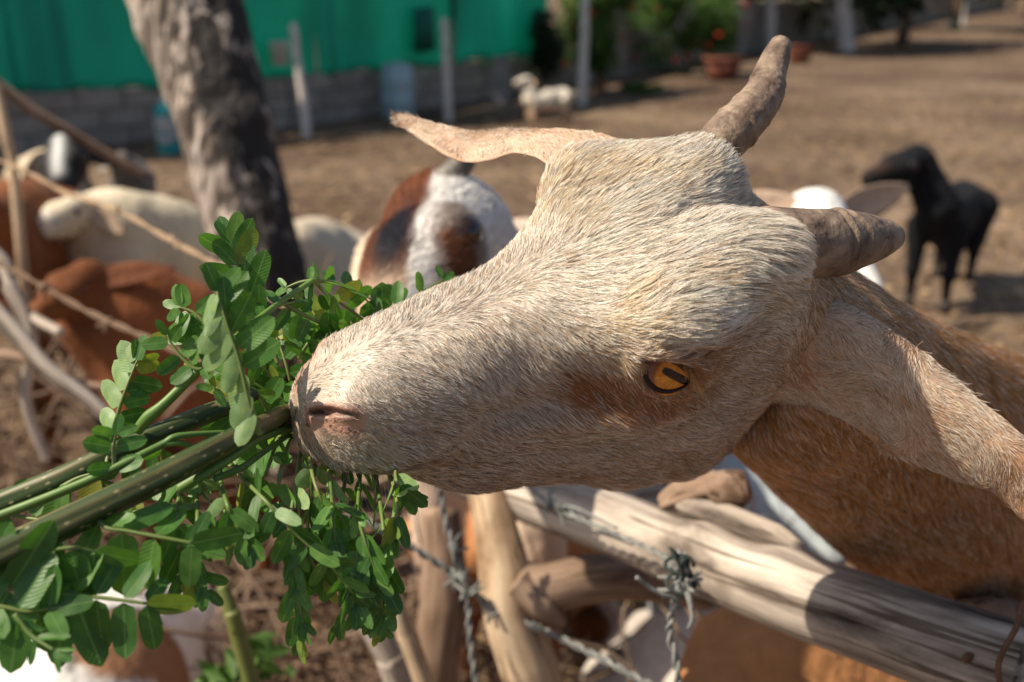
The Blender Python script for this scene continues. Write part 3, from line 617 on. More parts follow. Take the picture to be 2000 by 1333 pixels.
m, nt, b, N, L = mat('eyeball'); at = N.new('ShaderNodeAttribute'); at.attribute_name = 'Col'; L.new(at.outputs['Color'], b.inputs['Base Color'])
b.inputs['Roughness'].default_value = .10; b.inputs['Coat Weight'].default_value = .4; b.inputs['Coat Roughness'].default_value = .04; b.inputs['Coat IOR'].default_value = 1.45
M_eye = m
eye(1); eye(-1)
M_lid = noisy('eyelid_skin', [(.3, (.010, .007, .006)), (.7, (.030, .018, .014))], scale=300, rough=.35, bump=.2, bdist=.0005)
M_lidu = noisy('upper_lid_skin', [(.3, (.07, .035, .022)), (.7, (.17, .09, .055))], scale=500, rough=.6, bump=.4, bdist=.0006)
def lid(sgn, up):
    ec, et, en, eu = EC.copy(), ET.copy(), EN.copy(), EU.copy()
    for v in (ec, et, en, eu): v[1] *= sgn
    a = np.linspace(-.0158, .0158, 40); f = np.clip(1-(a/.0156)**2, 0, 1); b = (.0050 if up else -.0104)*f
    aa = a-.0014; w = np.sqrt(np.clip(.0215**2-(aa-.0018)**2-b**2, 1e-6, 1))-.0215+.0008+.0004
    pth = ec+aa[:, None]*et+b[:, None]*eu+w[:, None]*en; r = (.0015 if up else .0012)*(.35+.65*f)
    V, F = tube(H2W(pth), r, n=10); mesh('eyelid', V, F, M_lidu if up else M_lid, goat)
for s_ in (1, -1): lid(s_, True); lid(s_, False)
# ---- horns
M_horn = noisy('horn', [(.30, (.06, .04, .03)), (.43, (.17, .12, .09)), (.55, (.27, .20, .15)), (.72, (.42, .33, .25))], scale=70, detail=9, rough=.55, bump=.9, bscale=240, bdist=.0015, dist=.6)
def horn(path, rad, rings, name='horn', seg=90, nn=56, flat=.0):
    V, F = tube(path, rad, n=nn, seg=seg); V = V.copy(); m_ = seg
    c = cr(np.asarray(path, float), np.linspace(0, len(path)-1, seg))
    s = np.linspace(0, 1, seg)
    dr = np.zeros((seg, nn)); body_ = V[:seg*nn].reshape(seg, nn, 3)
    aa = np.linspace(0, 2*np.pi, nn, endpoint=False)
    for (t0, amp, wd) in rings:
        tt = s[:, None]-t0-.012*np.sin(aa*2+t0*30)[None]-.006*np.sin(aa*5+t0*9)[None]
        dr += amp*np.exp(-(tt/wd)**2)-amp*1.1*np.exp(-((tt+wd*1.7)/(wd*.7))**2)
    dr += .0003*vnoise(body_, 60)+.00014*vnoise(body_, 420, 1)
    body_ = body_+nrm(body_-c[:, None])*dr[..., None]; V[:seg*nn] = body_.reshape(-1, 3)
    return mesh(name, V, F, M_horn, goat)
horn([P(1490, 474, .470), P(1550, 477, .478), P(1605, 476, .486), P(1665, 470, .497), P(1712, 466, .506), P(1740, 463, .511), P(1751, 462, .513)],
     [.0172, .0173, .0168, .0146, .0112, .0078, .0052], [(.40, .0012, .011), (.47, .0006, .014)])
horn([P(1388, 305, .506), P(1418, 268, .503), P(1455, 232, .507), P(1490, 188, .516), P(1502, 150, .523), P(1516, 112, .529), P(1527, 84, .533)],
     [.0110, .0122, .0116, .0104, .0088, .0074, .0052], [(.27, .0010, .011), (.37, .0005, .013), (.60, .0004, .012)])
# ---- ears: thick folded leaves between two edges
def ear(top, bot, bulge, nu=90, nv=26, th=.0028):
    a = cr(np.array([P(*q) for q in top]), np.linspace(0, len(top)-1, nu)); b_ = cr(np.array([P(*q) for q in bot]), np.linspace(0, len(bot)-1, nu))
    v = np.linspace(0, 1, nv); w = np.linalg.norm(b_-a, axis=1)
    bu = bulge(np.linspace(0, 1, nu))                                  # [nu,3] world vectors
    S = a[:, None]*(1-v)[None, :, None]+b_[:, None]*v[None, :, None]+bu[:, None]*(np.sin(np.pi*v)**.8)[None, :, None]
    S = S+(.0012*vnoise(S, 60)+.0005*vnoise(S, 170, 1))[..., None]*nrm(bu+1e-6)[:, None]
    n = nrm(np.cross(np.gradient(S, axis=0), np.gradient(S, axis=1)))
    edge = np.sin(np.pi*v)[None, :, None]**.4*.85+.15
    A, B = S+n*th/2*edge, S-n*th/2*edge; V = np.concatenate([A, B], 1).reshape(-1, 3)     # ring of 2*nv
    idx = np.r_[np.arange(nv), nv+np.arange(nv)[::-1]]; K = 2*nv
    i = np.arange(nu-1)[:, None]*K; j, j2 = idx[None], np.roll(idx, -1)[None]
    F = np.stack([i+j, i+j2, i+K+j2, i+K+j], -1).reshape(-1, 4)
    return V, F
def earcol(w, r=None):
    n1 = vnoise(w, 90); n2 = vnoise(w, 33, 1)
    c = np.zeros(w.shape)+np.array([.70, .58, .45]); return mixc(c, (.52, .32, .18), np.clip(.30+.7*n1+.5*n2, 0, 1))
def add_ear(top, bot, bulge, hl, nh, seed, d0):
    V, F = ear(top, bot, bulge); o = mesh('ear', V, F, M_skin, goat, cols=earcol(V)*np.array([.75, .62, .55]))
    me = o.data; n = np.zeros(len(V)*3); me.calc_loop_triangles()
    fn_ = np.cross(V[F[:, 1]]-V[F[:, 0]], V[F[:, 2]]-V[F[:, 0]]); c = V.mean(0)
    # outward check with one shared centre line
    vol = (V[F].mean(1)*fn_).sum()-(c*fn_.sum(0)).sum()
    if vol < 0: F = F[:, ::-1]; me.flip_normals()
    def colf(p, r):
        c = earcol(p); n = len(p); k = r.random(n)
        c = c*(1+.2*r.normal(0, 1, n))[:, None]; c = mixc(c, (.90, .84, .76), (k < .32)*.9); return mixc(c, (.30, .15, .08), (k > .84)*.8)
    fur('ear_fur', o, V, F, nh, lambda p: np.full(len(p), hl), lambda p, nv: nrm(d0+0*p+.35*np.stack([vnoise(p, 40, k) for k in range(3)], -1)), colf, .000085, M_hair, lift=.22, seed=seed, org=goat.location)
    return o
M_hair = hairmat('fur')
UPv = CU; 
tL = [(1500, 585, .500), (1590, 585, .495), (1690, 618, .490), (1790, 678, .486), (1890, 766, .482), (2010, 872, .478), (2120, 985, .478), (2190, 1110, .48)]
bL = [(1455, 775, .530), (1560, 790, .528), (1650, 822, .522), (1740, 885, .514), (1840, 925, .504), (1940, 965, .494), (2030, 1045, .486), (2180, 1140, .482)]
add_ear(tL, bL, lambda t: (-CF*.016+CU*.004)*(np.sin(np.pi*np.clip(t*.86+.14, 0, 1))**.6)[:, None], .0062, 42000, 5, (P(2000, 930, .48)-P(1600, 690, .49)))
tR = [(1250, 300, .520), (1185, 266, .535), (1100, 256, .552), (1010, 263, .566), (940, 263, .576), (870, 250, .584), (815, 232, .590), (774, 222, .594)]
bR = [(1130, 365, .500), (1092, 345, .506), (1055, 312, .516), (1005, 300, .530), (940, 315, .545), (880, 308, .560), (828, 276, .575), (776, 236, .592)]
add_ear(tR, bR, lambda t: (CF*.006+CU*.007)*(np.sin(np.pi*np.clip(t, 0, 1))**.6)[:, None], .0044, 22000, 6, (P(800, 230, .59)-P(1150, 290, .54)))
# ---- the coat of hair
def hdir(p, nv):
    l = W2H(p); x, y, z = l[:, 0], l[:, 1], l[:, 2]; s = np.sign(y+1e-6)
    out = np.stack([0*x, s, -.55+0*x], -1); outw = H2V(out); back = H2V(np.stack([0*x+1, 0*x, 0*x], -1)); up = H2V(np.stack([0*x, 0*x, 0*x+1], -1))
    fore = sst(.10, .16, x)*sst(.0, .035, z)
    d = back*(.62+.5*fore)[:, None]+outw*(.75*(1-.75*fore))[:, None]*sst(0, .012, np.abs(y))[:, None]
    # tufts that stand up round the horns, curl round the eye, sweep down the neck
    d += H2V(np.stack([.4+0*x, s*.55, .25+0*x], -1))*g3(np.stack([x, np.abs(y), z], -1), (.215, .034, .052), (.022, .022, .02))[:, None]
    q = np.stack([x, -np.abs(y), z], -1)-EC; a_, b_ = q@ET, q@EU; rr = np.hypot(a_, b_*1.4)
    ed = ET*a_[:, None]*.6+EU*b_[:, None]+ET*.008; ed[:, 1] *= -s; d += H2V(nrm(ed))*(np.where(b_ > 0, 2.2, 1.5)*np.exp(-(rr/.025)**2))[:, None]
    nk = sst(.235, .28, x); T = camv(np.array([.62, .55, .45]))
    d = d*(1-nk)[:, None]+(T+.25*H2V(np.array([0, 0, -1.])))*nk[:, None]
    pinkr = np.exp(-((x-.01)/.012)**2); d += H2V(np.stack([.2+0*x, .4*s, -1.1+0*x], -1))*(pinkr*sst(-.02, -.03, z))[:, None]
    return d+(.22+.33*fore)[:, None]*np.stack([vnoise(p, 34, k)+.5*vnoise(p, 90, (k+1) % 3) for k in range(3)], -1)
def hlen(p):
    l = W2H(p); x, z = l[:, 0], l[:, 2]; q = np.stack([x, np.abs(l[:, 1]), z], -1)
    L_ = .0046+.0028*sst(.02, .09, x); L_ = L_+.0070*sst(.12, .19, x)*sst(.015, .05, z)
    L_ = L_+.004*sst(-.07, -.1, z)*sst(.04, .08, x); L_ = L_-.004*g3(q, (.165, .058, .008), (.02, .03, .016))
    return np.clip(L_+.006*sst(.235, .29, x)-.002*sst(.235, .26, x)*0, .003, .03)
def hcol(p, r):
    c = coat(p); l = W2H(p); x, z = l[:, 0], l[:, 2]; n = len(p); k = r.random(n); cl = vnoise(p, 90, 0)+.6*vnoise(p, 300, 1)
    mz = sst(.17, .06, x)                                    # grizzle: dark and ginger hairs on the muzzle
    c = c*(np.exp(.20*cl+.30*r.normal(0, 1, n)-.03))[:, None]
    c = mixc(c, (.93, .89, .83), ((k < .10+.30*sst(.22, .55, c.mean(1)))*.8)); c = mixc(c, (.09, .06, .045), (k > .955-.14*mz-.12*mz*(cl > .15))*.88)
    c = mixc(c, (.52, .27, .11), ((k > .52) & (k < .70))*(.6))
    return c
def hmask(p):
    pk_, d_ = skinmap(p); l = W2H(p).copy(); l[:, 1] = -np.abs(l[:, 1])
    _, mi, ri = eyef(l); return np.clip(1-1.15*pk_, .06*(pk_ > .5), 1)*np.clip(1-mi*1.8-.95*ri*sst(.003, -.001, ((l-EC)@EU)), 0, 1)
def hw(p):
    x = W2H(p)[:, 0]; q = W2P(p); vis = 1-.85*sst(2050, 2150, q[:, 0]); return (1-.62*sst(.23, .34, x))*vis
fur('fur', goat, wv, F_, 430000, hlen, hdir, hcol, .000085, M_hair, weight=hw, maskf=hmask, lift=.25, seed=3, clump=.0036, cstr=.75, cwf=lambda p: .42+.58*sst(.10, .17, W2H(p)[:, 0])*sst(-.02, .03, W2H(p)[:, 2]), radf=lambda p: .000076+.000004*sst(.09, .16, W2H(p)[:, 0])+.00003*sst(.25, .35, W2H(p)[:, 0]))
# ---- eyelashes and lip whiskers
def lashes(nm, roots, dirs, L_, rad, col):
    hc = bpy.data.hair_curves.new(nm); n = len(roots); hc.add_curves([5]*n); t = np.linspace(0, 1, 5)
    pts = roots[:, None]+dirs[:, None]*(L_[:, None]*t[None])[..., None]-np.array([0, 0, 1.])*(L_[:, None]*.35*t[None]**2)[..., None]
    hc.position_data.foreach_set('vector', (pts-np.array(goat.location)).astype(np.float32).ravel())
    ra = hc.attributes.get('radius') or hc.attributes.new('radius', 'FLOAT', 'POINT'); ra.data.foreach_set('value', np.tile(rad*(1-.85*t), n).astype(np.float32))
    ca = hc.attributes.new('hcol', 'FLOAT_COLOR', 'CURVE'); ca.data.foreach_set('color', np.tile(np.array([*col, 1.]), n).astype(np.float32))
    hc.materials.append(M_hair); o = bpy.data.objects.new(nm, hc); link(o, goat); o['kind'] = 'stuff'
t_ = rng.uniform(-.001, .0150, 120); ro = EC+ET*t_[:, None]+EU*(.0068*np.clip(1-(t_/.017)**2, .1, 1))[:, None]+EN*.0028
lashes('eyelashes', H2W(ro), nrm(H2V(EN*.75-EU*.62+ET*.30+rng.normal(0, .16, (120, 3)))), rng.uniform(.004, .0085, 120), .00007, (.60, .32, .12))
k_ = 46; ro = np.c_[rng.uniform(.006, .06, k_), rng.uniform(-.036, -.024, k_), rng.uniform(-.040, -.033, k_)]
lashes('whiskers', H2W(ro), nrm(H2V(np.c_[rng.normal(-.1, .3, k_), np.full(k_, -.7), np.full(k_, -.9)]+rng.normal(0, .2, (k_, 3)))), rng.uniform(.010, .022, k_), .00007, (.8, .76, .7))
# ================================================================== the herd: bodies from blended tapered limbs, meshed as one surface
def surface_nets(f, org, h):
    ins = f < 0; nx, ny, nz = f.shape; acc = np.zeros((nx-1, ny-1, nz-1, 3)); cnt = np.zeros((nx-1, ny-1, nz-1))
    def sl(a, o): return a[o[0]:nx-1+o[0], o[1]:ny-1+o[1], o[2]:nz-1+o[2]]
    for ax in range(3):
        o1, o2 = [k for k in range(3) if k != ax]
        for u in (0, 1):
            for v in (0, 1):
                a = [0, 0, 0]; a[o1] = u; a[o2] = v; b = list(a); b[ax] = 1
                fa, fb = sl(f, a), sl(f, b); m = (fa < 0) != (fb < 0); t = np.where(m, fa/np.where(m, fa-fb, 1), 0)
                p = np.zeros(fa.shape+(3,)); p[..., o1] = u; p[..., o2] = v; p[..., ax] = t; acc += p*m[..., None]; cnt += m
    idx = -np.ones(cnt.shape, int); act = cnt > 0; idx[act] = np.arange(act.sum()); ijk = np.argwhere(act)
    V = (ijk+acc[act]/cnt[act][:, None])*h+org; Q = []
    for ax in range(3):
        o1, o2 = (ax+1) % 3, (ax+2) % 3; s0 = [slice(None)]*3; s1 = [slice(None)]*3; s0[ax] = slice(0, -1); s1[ax] = slice(1, None)
        a_, b_ = ins[tuple(s0)], ins[tuple(s1)]; e = np.argwhere(a_ != b_)
        e = e[(e[:, o1] > 0) & (e[:, o2] > 0) & (e[:, o1] < f.shape[o1]-1) & (e[:, o2] < f.shape[o2]-1)]
        def g(d1, d2): q = e.copy(); q[:, o1] -= d1; q[:, o2] -= d2; return idx[q[:, 0], q[:, 1], q[:, 2]]
        q = np.stack([g(0, 0), g(1, 0), g(1, 1), g(0, 1)], 1); fl = a_[e[:, 0], e[:, 1], e[:, 2]]; q[~fl] = q[~fl][:, ::-1]; Q.append(q)
    return V, np.concatenate(Q)
def blob(prims, h, k=.03, noise=0.0, nsc=12):
    """prims: (a, b, ra, rb[, (axis, squash)])"""
    A = np.array([p[0] for p in prims]+[p[1] for p in prims]); rm = max(max(p[2], p[3]) for p in prims)+.03; lo, hi = A.min(0)-rm, A.max(0)+rm
    n = np.ceil((hi-lo)/h).astype(int)+1; g = np.stack(np.meshgrid(*[lo[i]+h*np.arange(n[i]) for i in range(3)], indexing='ij'), -1); f = None
    for p in prims:
        a, b, ra, rb = np.asarray(p[0], float), np.asarray(p[1], float), p[2], p[3]; ab = b-a; L2 = max(ab@ab, 1e-9); q = g-a; t = np.clip(q@ab/L2, 0, 1); d = q-t[..., None]*ab
        if len(p) > 4: ax, s = p[4]; ax = nrm(ax); c = (d@ax); d = d+ax*(c*(1/s-1))[..., None]
        dd = np.linalg.norm(d, axis=-1)-(ra+(rb-ra)*t)
        if f is None: f = dd
        else: hh = np.clip(.5+.5*(f-dd)/k, 0, 1); f = f*(1-hh)+dd*hh-k*hh*(1-hh)
    if noise: f = f+noise*vnoise(g, nsc)
    return surface_nets(f, lo, h)
M_coat = coatmat('coat'); M_coatw = coatmat('woolly_coat', bscale=35, bump=1.0, bdist=.02)
M_hoof = noisy('hoof', [(.3, (.02, .016, .014)), (.7, (.06, .05, .04))], scale=30, rough=.5)
M_dkeye = noisy('dark_eye', [(.4, (.01, .007, .006)), (.6, (.03, .015, .008))], scale=30, rough=.08, bump=0, spec=.8)
M_bghorn = noisy('small_horn', [(.3, (.06, .055, .05)), (.7, (.20, .18, .16))], scale=40, rough=.5)
def earblade(root, side_dir, tip, w, nrmv, th=.006, cup=.3):
    c0, c3 = np.asarray(root, float), np.asarray(tip, float); ax = c3-c0; Ln = np.linalg.norm(ax); ax = ax/Ln; n = nrm(nrmv-ax*(nrmv@ax)); s = np.cross(ax, n); V = []; nu, nv = 12, 7
    for sg in (1, -1):
        for i in range(nu):
            t = i/(nu-1); ww = w*(math.sin(math.pi*min(.97, .12+.86*t**.85))**.75); c = c0+ax*Ln*t+np.array([0, 0, -1.])*Ln*.12*t*t
            for j in range(nv): v = -1+2*j/(nv-1); V.append(c+s*v*ww-n*(cup*ww*(1-v*v))+n*sg*th/2*(1-.7*v*v))
    F = []
    for i in range(nu-1):
        for j in range(nv-1):
            a = i*nv+j; F.append((a, a+1, a+nv+1, a+nv)); b = a+nu*nv; F.append((b, b+nv, b+nv+1, b+1))
    m0 = nu*nv
    for i in range(nu-1):
        a = i*nv; F.append((a, a+nv, a+nv+m0, a+m0)); a = i*nv+nv-1; F.append((a+nv, a, a+m0, a+nv+m0))
    for j in range(nv-1): a = (nu-1)*nv+j; F.append((a, a+1, a+1+m0, a+m0)); a = j; F.append((a+1, a, a+m0, a+1+m0))
    return np.array(V), F
def animal(name, lab, cat, poll, nose, chest, rump, col, s=1.0, up=None, hornlen=.0, horndir=None, earlen=.13, eard=None, vox=.012, wool=False, group='goats of the herd in the yard', earcol_=None, legs=True, tail=True, belly=1.0, furn=0, hcolr=None, headk=1.0):
    poll, nose, chest, rump = [np.asarray(v, float) for v in (poll, nose, chest, rump)]
    up = nrm(np.array([0, 0, 1.]) if up is None else np.asarray(up, float)); fw = nrm(nose-poll); Lh = np.linalg.norm(nose-poll); rt = nrm(np.cross(fw, up)); upv = np.cross(rt, fw); hs = Lh/.22*headk
    bf = chest-rump; bf[2] = 0; bf = nrm(bf); bs = np.array([-bf[1], bf[0], 0]); pr = []
    pr += [(chest, (chest+rump)/2-np.array([0, 0, .02*s]), .125*s*belly, .145*s*belly, (bs, .85)), ((chest+rump)/2-np.array([0, 0, .02*s]), rump, .145*s*belly, .115*s, (bs, .85))]
    nb = chest+bf*.06*s+np.array([0, 0, .05*s]); pr += [(nb, poll-fw*.015-upv*.02*hs, .09*s, .052*hs)]
    jaw = poll+fw*Lh*.28-upv*.035*hs
    pr += [(poll, poll+fw*Lh*.45, .052*hs, .044*hs), (poll+fw*Lh*.4-upv*.006, nose-fw*.028*hs, .042*hs, .029*hs), (jaw, nose-fw*.045*hs-upv*.022*hs, .036*hs, .021*hs)]
    for sg in (-1, 1): pr += [(poll+fw*Lh*.30+rt*sg*.037*hs+upv*.016*hs, poll+fw*Lh*.36+rt*sg*.037*hs+upv*.012*hs, .022*hs, .02*hs)]
    feet = []
    if legs:
        for sg in (-1, 1):
            o = bs*sg*.072*s; a = chest+bf*.02*s+o-np.array([0, 0, .04*s]); fx = a*[1, 1, 0]; kz = a[2]*.47
            pr += [(a, fx+[0, 0, kz]+bf*.01*s, .055*s, .026*s), (fx+[0, 0, kz]+bf*.01*s, fx+[0, 0, .04], .026*s, .018*s)]; feet.append(fx)
            a = rump+o; f2 = (rump-bf*.06*s+o)*[1, 1, 0]
            pr += [(a, a*[1, 1, 0]+bf*.05*s+[0, 0, a[2]*.62], .085*s, .055*s), (a*[1, 1, 0]+bf*.05*s+[0, 0, a[2]*.62], f2-bf*.01*s+[0, 0, a[2]*.42], .048*s, .026*s), (f2-bf*.01*s+[0, 0, a[2]*.42], f2+bf*.02*s+[0, 0, .04], .026*s, .018*s)]; feet.append(f2+bf*.02*s)
    if tail: pr += [(rump-bf*.10*s+np.array([0, 0, .05*s]), rump-bf*.19*s+np.array([0, 0, .06*s]), .022*s, .012*s)]
    V, F = blob(pr, vox, .028*s, noise=.012 if wool else .0025, nsc=22 if wool else 30)
    base = (chest+rump)/2*np.array([1, 1, 0]); t = thing(name, base, lab, cat, group)
    hd = np.stack([(V-poll)@fw/Lh, (V-poll)@rt/hs, (V-poll)@upv/hs], -1); bd_ = np.stack([(V-rump)@bf, (V-rump)@bs, V[:, 2]], -1)
    C = np.clip(col(V, hd, bd_), .005, .85); mesh('body', V, F, M_coatw if wool else M_coat, t, cols=C)
    if furn:
        T_ = F.astype(int)
        def cf(p, r):
            h2 = np.stack([(p-poll)@fw/Lh, (p-poll)@rt/hs, (p-poll)@upv/hs], -1); b2 = np.stack([(p-rump)@bf, (p-rump)@bs, p[:, 2]], -1); c = np.clip(col(p, h2, b2), .005, .85)
            return c*(1+.2*r.normal(0, 1, len(p)))[:, None]
        fur('fur', t, V, T_, furn, lambda p: np.full(len(p), .011), lambda p, nv: -fw+0*p-.3*upv+.4*np.stack([vnoise(p, 14, k) for k in range(3)], -1), cf, .0002, M_hair, lift=.25, seed=9, weight=lambda c: np.exp(-((c-(poll+nose)/2)**2).sum(-1)/.22**2)+.02)
    for sg in (-1, 1):
        Ve, Fe = sphere_vf(poll+fw*Lh*.33+rt*sg*.052*hs+upv*.014*hs, .0155*hs, 14, 9); mesh('eye', Ve, Fe, M_dkeye, t)
        if earlen:
            ed = nrm(eard[0 if sg < 0 else 1]) if eard is not None else nrm(rt*sg*.8-upv*.45-fw*.1)
            r0 = poll+rt*sg*.045*hs-fw*.0+upv*.0*hs; Ve, Fe = earblade(r0, None, r0+ed*earlen, .034*hs, nrm(upv*.7+fw*.5)); mesh('ear', Ve, Fe, M_coat, t, cols=np.broadcast_to(np.array(earcol_ if earcol_ is not None else (.3, .2, .12)), Ve.shape))
        if hornlen:
            hl = hornlen if not isinstance(hornlen, tuple) else hornlen[0 if sg < 0 else 1]
            if hl:
                hd0 = nrm((upv*.8-fw*.5+rt*sg*.35) if horndir is None else horndir); r0 = poll+rt*sg*.024*hs+upv*.035*hs-fw*.01
                Ve, Fe = tube([r0, r0+hd0*hl*.5, r0+hd0*hl-fw*hl*.12], [.014*hs, .011*hs, .004*hs], n=10, seg=9); mesh('horn', Ve, Fe, M_bghorn, t)
    for f_ in feet:
        Ve, Fe = tube([f_+[0, 0, .0], f_+[0, 0, .022], f_+[0, 0, .045]], [.027*s, .024*s, .019*s], n=10); mesh('hoof', Ve, Fe, M_hoof, t)
    # nostrils and mouth
    mo = MB()
    for sg in (-1, 1): mo.add(*sphere_vf(nose+rt*sg*.010*hs+upv*.004*hs-fw*.003*hs, .0048*hs, 8, 5, (1, 1, 1)))
    mo.build('nostrils', M_hoof, t)
    return t
def solid(c, var=.12):
    c = np.array(c); return lambda V, h, b: c*(1+var*vnoise(V, 9))[:, None]
def mixm(c, d, t): return c*(1-t)[:, None]+np.array(d)*t[:, None]
gl = lambda px, py, d, z=None: P(px, py, d)
# --- black goat, right
def cblack(V, h, b): c = np.array([.009, .010, .013])+0*V; return mixm(c, (.05, .03, .02), np.exp(-((h-[.75, 0, .03])**2/[.03, .002, .0006]).sum(1))*.9)
animal('goat', 'black goat standing on the dirt with its head turned to the left', 'goat', P(1790, 315, 3.92), P(1686, 354, 3.82), P(1836, 425, 4.02), P(1878, 402, 4.40), cblack, s=.98, belly=.82, hornlen=0, earlen=.12, earcol_=(.03, .022, .02), eard=[np.array([.2, .3, -.8]), np.array([.1, -.4, -.9])])
# --- white sheep far behind
def csheep(V, h, b): c = np.array([.68, .62, .52])*(1+.1*vnoise(V, 8))[:, None]; return mixm(c, (.55, .34, .20), sst(.30, .12, V[:, 2])*.8)
g = G(1065, 252); dd = float((g-C0)@CF)
animal('sheep', 'white sheep with tan legs standing before the wall, facing left', 'sheep', P(1030, 158, dd-.02), P(1004, 166, dd-.10), P(1042, 200, dd), P(1102, 190, dd+.1), csheep, s=.74, earlen=.07, earcol_=(.5, .35, .24), wool=True, group=None, headk=1.25)
# --- white goat behind the near horn
def cwhite(V, h, b): return np.array([.76, .76, .74])*(1+.05*vnoise(V, 9))[:, None]
animal('goat', 'white goat with a long tan ear, mostly hidden behind the near horn', 'goat', P(1598, 425, 1.72), P(1712, 592, 1.60), P(1520, 640, 1.95), P(1330, 560, 2.25), cwhite, s=1.0, up=nrm(CU*.5+CR*.4-CF*.4), earlen=.16, earcol_=(.52, .38, .29), eard=[nrm(CR*.9+CU*.55), nrm(-CR*.6+CU*.1)], horndir=None)
# --- goat with the brown, black and white face
def cface(V, h, b):
    n = vnoise(V, 16); x, y, z = h[:, 0], -h[:, 1]+.006*n, h[:, 2]
    c = np.array([.62, .46, .34])+0*V                                   # tan muzzle
    c = mixm(c, (.19, .065, .028), sst(.72, .55, x+.05*n)*1.0)         # brown forehead
    c = mixm(c, (.82, .80, .77), sst(.019, .024, y)*sst(.092-.050*sst(.34, .44, x), .082-.050*sst(.34, .44, x), y)*sst(1.0, .75, x))            # white blaze on one side
    c = mixm(c, (.022, .022, .032), np.exp(-((y+.004)/.017)**2-((x-.52)/.25)**2)*1.2 if False else np.clip(1.8*np.exp(-((y-.004)/.015)**2-((x-.42)/.20)**2), 0, 1))
    c = mixm(c, (.80, .68, .54), sst(-.026, -.032, y)*sst(.05, .2, x)*sst(1.0, .7, x))
    c = mixm(c, (.03, .018, .014), np.clip(1.4*np.exp(-((np.abs(h[:, 1])-.050)/.013)**2-((x-.33)/.085)**2-((z-.012)/.018)**2), 0, .9))
    c = mixm(c, (.16, .07, .035), np.exp(-((y-.052)/.012)**2)*.7*sst(.1, .3, x))
    c = mixm(c, (.64, .50, .40), sst(-.12, -.35, x))
    return c
_p, _n = P(862, 448, .99), P(735, 715, .81); _rt = -nrm(CR*.82+CU*.30-CF*.42); _up = nrm(np.cross(_rt, nrm(_n-_p)))
animal('goat', 'goat with a brown forehead, black patch and white stripe facing the camera behind the muzzle', 'goat', _p, _n, P(960, 640, 1.30), P(1080, 560, 1.8), cface, s=1.0, up=_up, hornlen=(.055, .0), horndir=nrm(CR*.62+CU*.7), earlen=.15, earcol_=(.50, .33, .24), eard=[nrm(-CR*.35-CU*.6+CF*.7), nrm(CR*.95-CU*.35+CF*.5)], vox=.007, furn=36000, headk=1.06)
# --- cream goat hidden behind the trunk
ccream = solid((.60, .52, .41)); cwarm = solid((.62, .54, .42))
animal('goat', 'cream goat seen only as a rounded back between trunk and brown-faced goat', 'goat', P(560, 560, 2.75), P(520, 640, 2.6), P(590, 520, 2.9), P(640, 505, 3.2), ccream, s=1.05, earlen=.12, earcol_=(.5, .4, .3))
# --- left cluster
def cleft(V, h, b): c = np.array([.68, .60, .46])*(1+.10*vnoise(V, 10))[:, None]; return mixm(c, (.60, .66, .72), sst(.55, .8, h[:, 0])*.35)
animal('goat', 'cream goat with a pinkish horn, head lowered to the left among the others', 'goat', P(150, 410, 2.55), P(62, 448, 2.40), P(235, 470, 2.70), P(390, 500, 2.9), cleft, s=1.12, hornlen=.10, earlen=.10, earcol_=(.5, .38, .27), horndir=nrm(-CU*.9-CF*.3), vox=.014)
crust = lambda V, h, b: np.array([.20, .072, .028])*(1+.3*vnoise(V, 7)+.2*vnoise(V, 22, 1))[:, None]
animal('goat', 'rust brown goat with a dark brown ear in front of the cream goat', 'goat', P(165, 545, 1.85), P(60, 620, 1.75), P(270, 640, 1.95), P(420, 720, 2.05), crust, s=1.05, earlen=.15, earcol_=(.13, .045, .022), eard=[nrm(CR*.9+CU*.28), nrm(-CR*.4+CF*.8)], up=nrm(np.array([.3, .2, 1.])))
animal('goat', 'brown goat cut off by the left edge of the picture', 'goat', P(-60, 430, 2.3), P(-140, 480, 2.2), P(-20, 480, 2.35), P(70, 430, 2.75), crust, s=1.0, earlen=.12, earcol_=(.2, .08, .04))
def cbw(V, h, b): c = np.array([.022, .02, .02])+0*V; c = mixm(c, (.72, .74, .75), np.exp(-(h[:, 1]/.016)**2)*sst(.9, .6, h[:, 0])*sst(-.3, 0., h[:, 0])*.85); return mixm(c, (.55, .45, .33), sst(-.2, -.6, h[:, 0]))
animal('goat', 'black-faced goat with a pale blaze standing far left below the leaning pole', 'goat', P(128, 300, 3.3), P(118, 378, 3.1), P(120, 372, 3.5), P(90, 345, 3.95), cbw, s=.95, up=nrm(-CF+CU*.7), earlen=.13, earcol_=(.04, .03, .03))
cgrey = lambda V, h, b: np.array([.17, .155, .15])*(1+.3*vnoise(V, 14))[:, None]
animal('goat', 'small grey goat kid far back beside the tree trunk', 'goat', P(238, 312, 4.2), P(220, 326, 4.05), P(247, 350, 4.3), P(262, 352, 4.62), cgrey, s=.62, earlen=.08, earcol_=(.3, .27, .25))
# --- below the leaves, lower left
def cpatch(V, h, b):
    q = W2P(V); c = np.array([.80, .79, .76])+0*V; d = np.hypot((V[:, 0]-PT[0])/.062, (V[:, 1]-PT[1])/.11)+.10*vnoise(V, 9)
    c = mixm(c, (.33, .17, .09), sst(1.0, .93, d)); return mixm(c, (.02, .02, .025), np.exp(-((d-1.0)/.10)**2)*(V[:, 0] < PT[0]-.02))
PT = P(262, 1300, 1.28)
animal('goat', 'white goat with a brown patch on its back, close below the leaves', 'goat', P(60, 1560, 1.1), P(-60, 1640, 1.0), P(170, 1420, 1.28), P(225, 1255, 1.62), cpatch, s=1.12, earlen=.12, earcol_=(.5, .4, .3), tail=False)
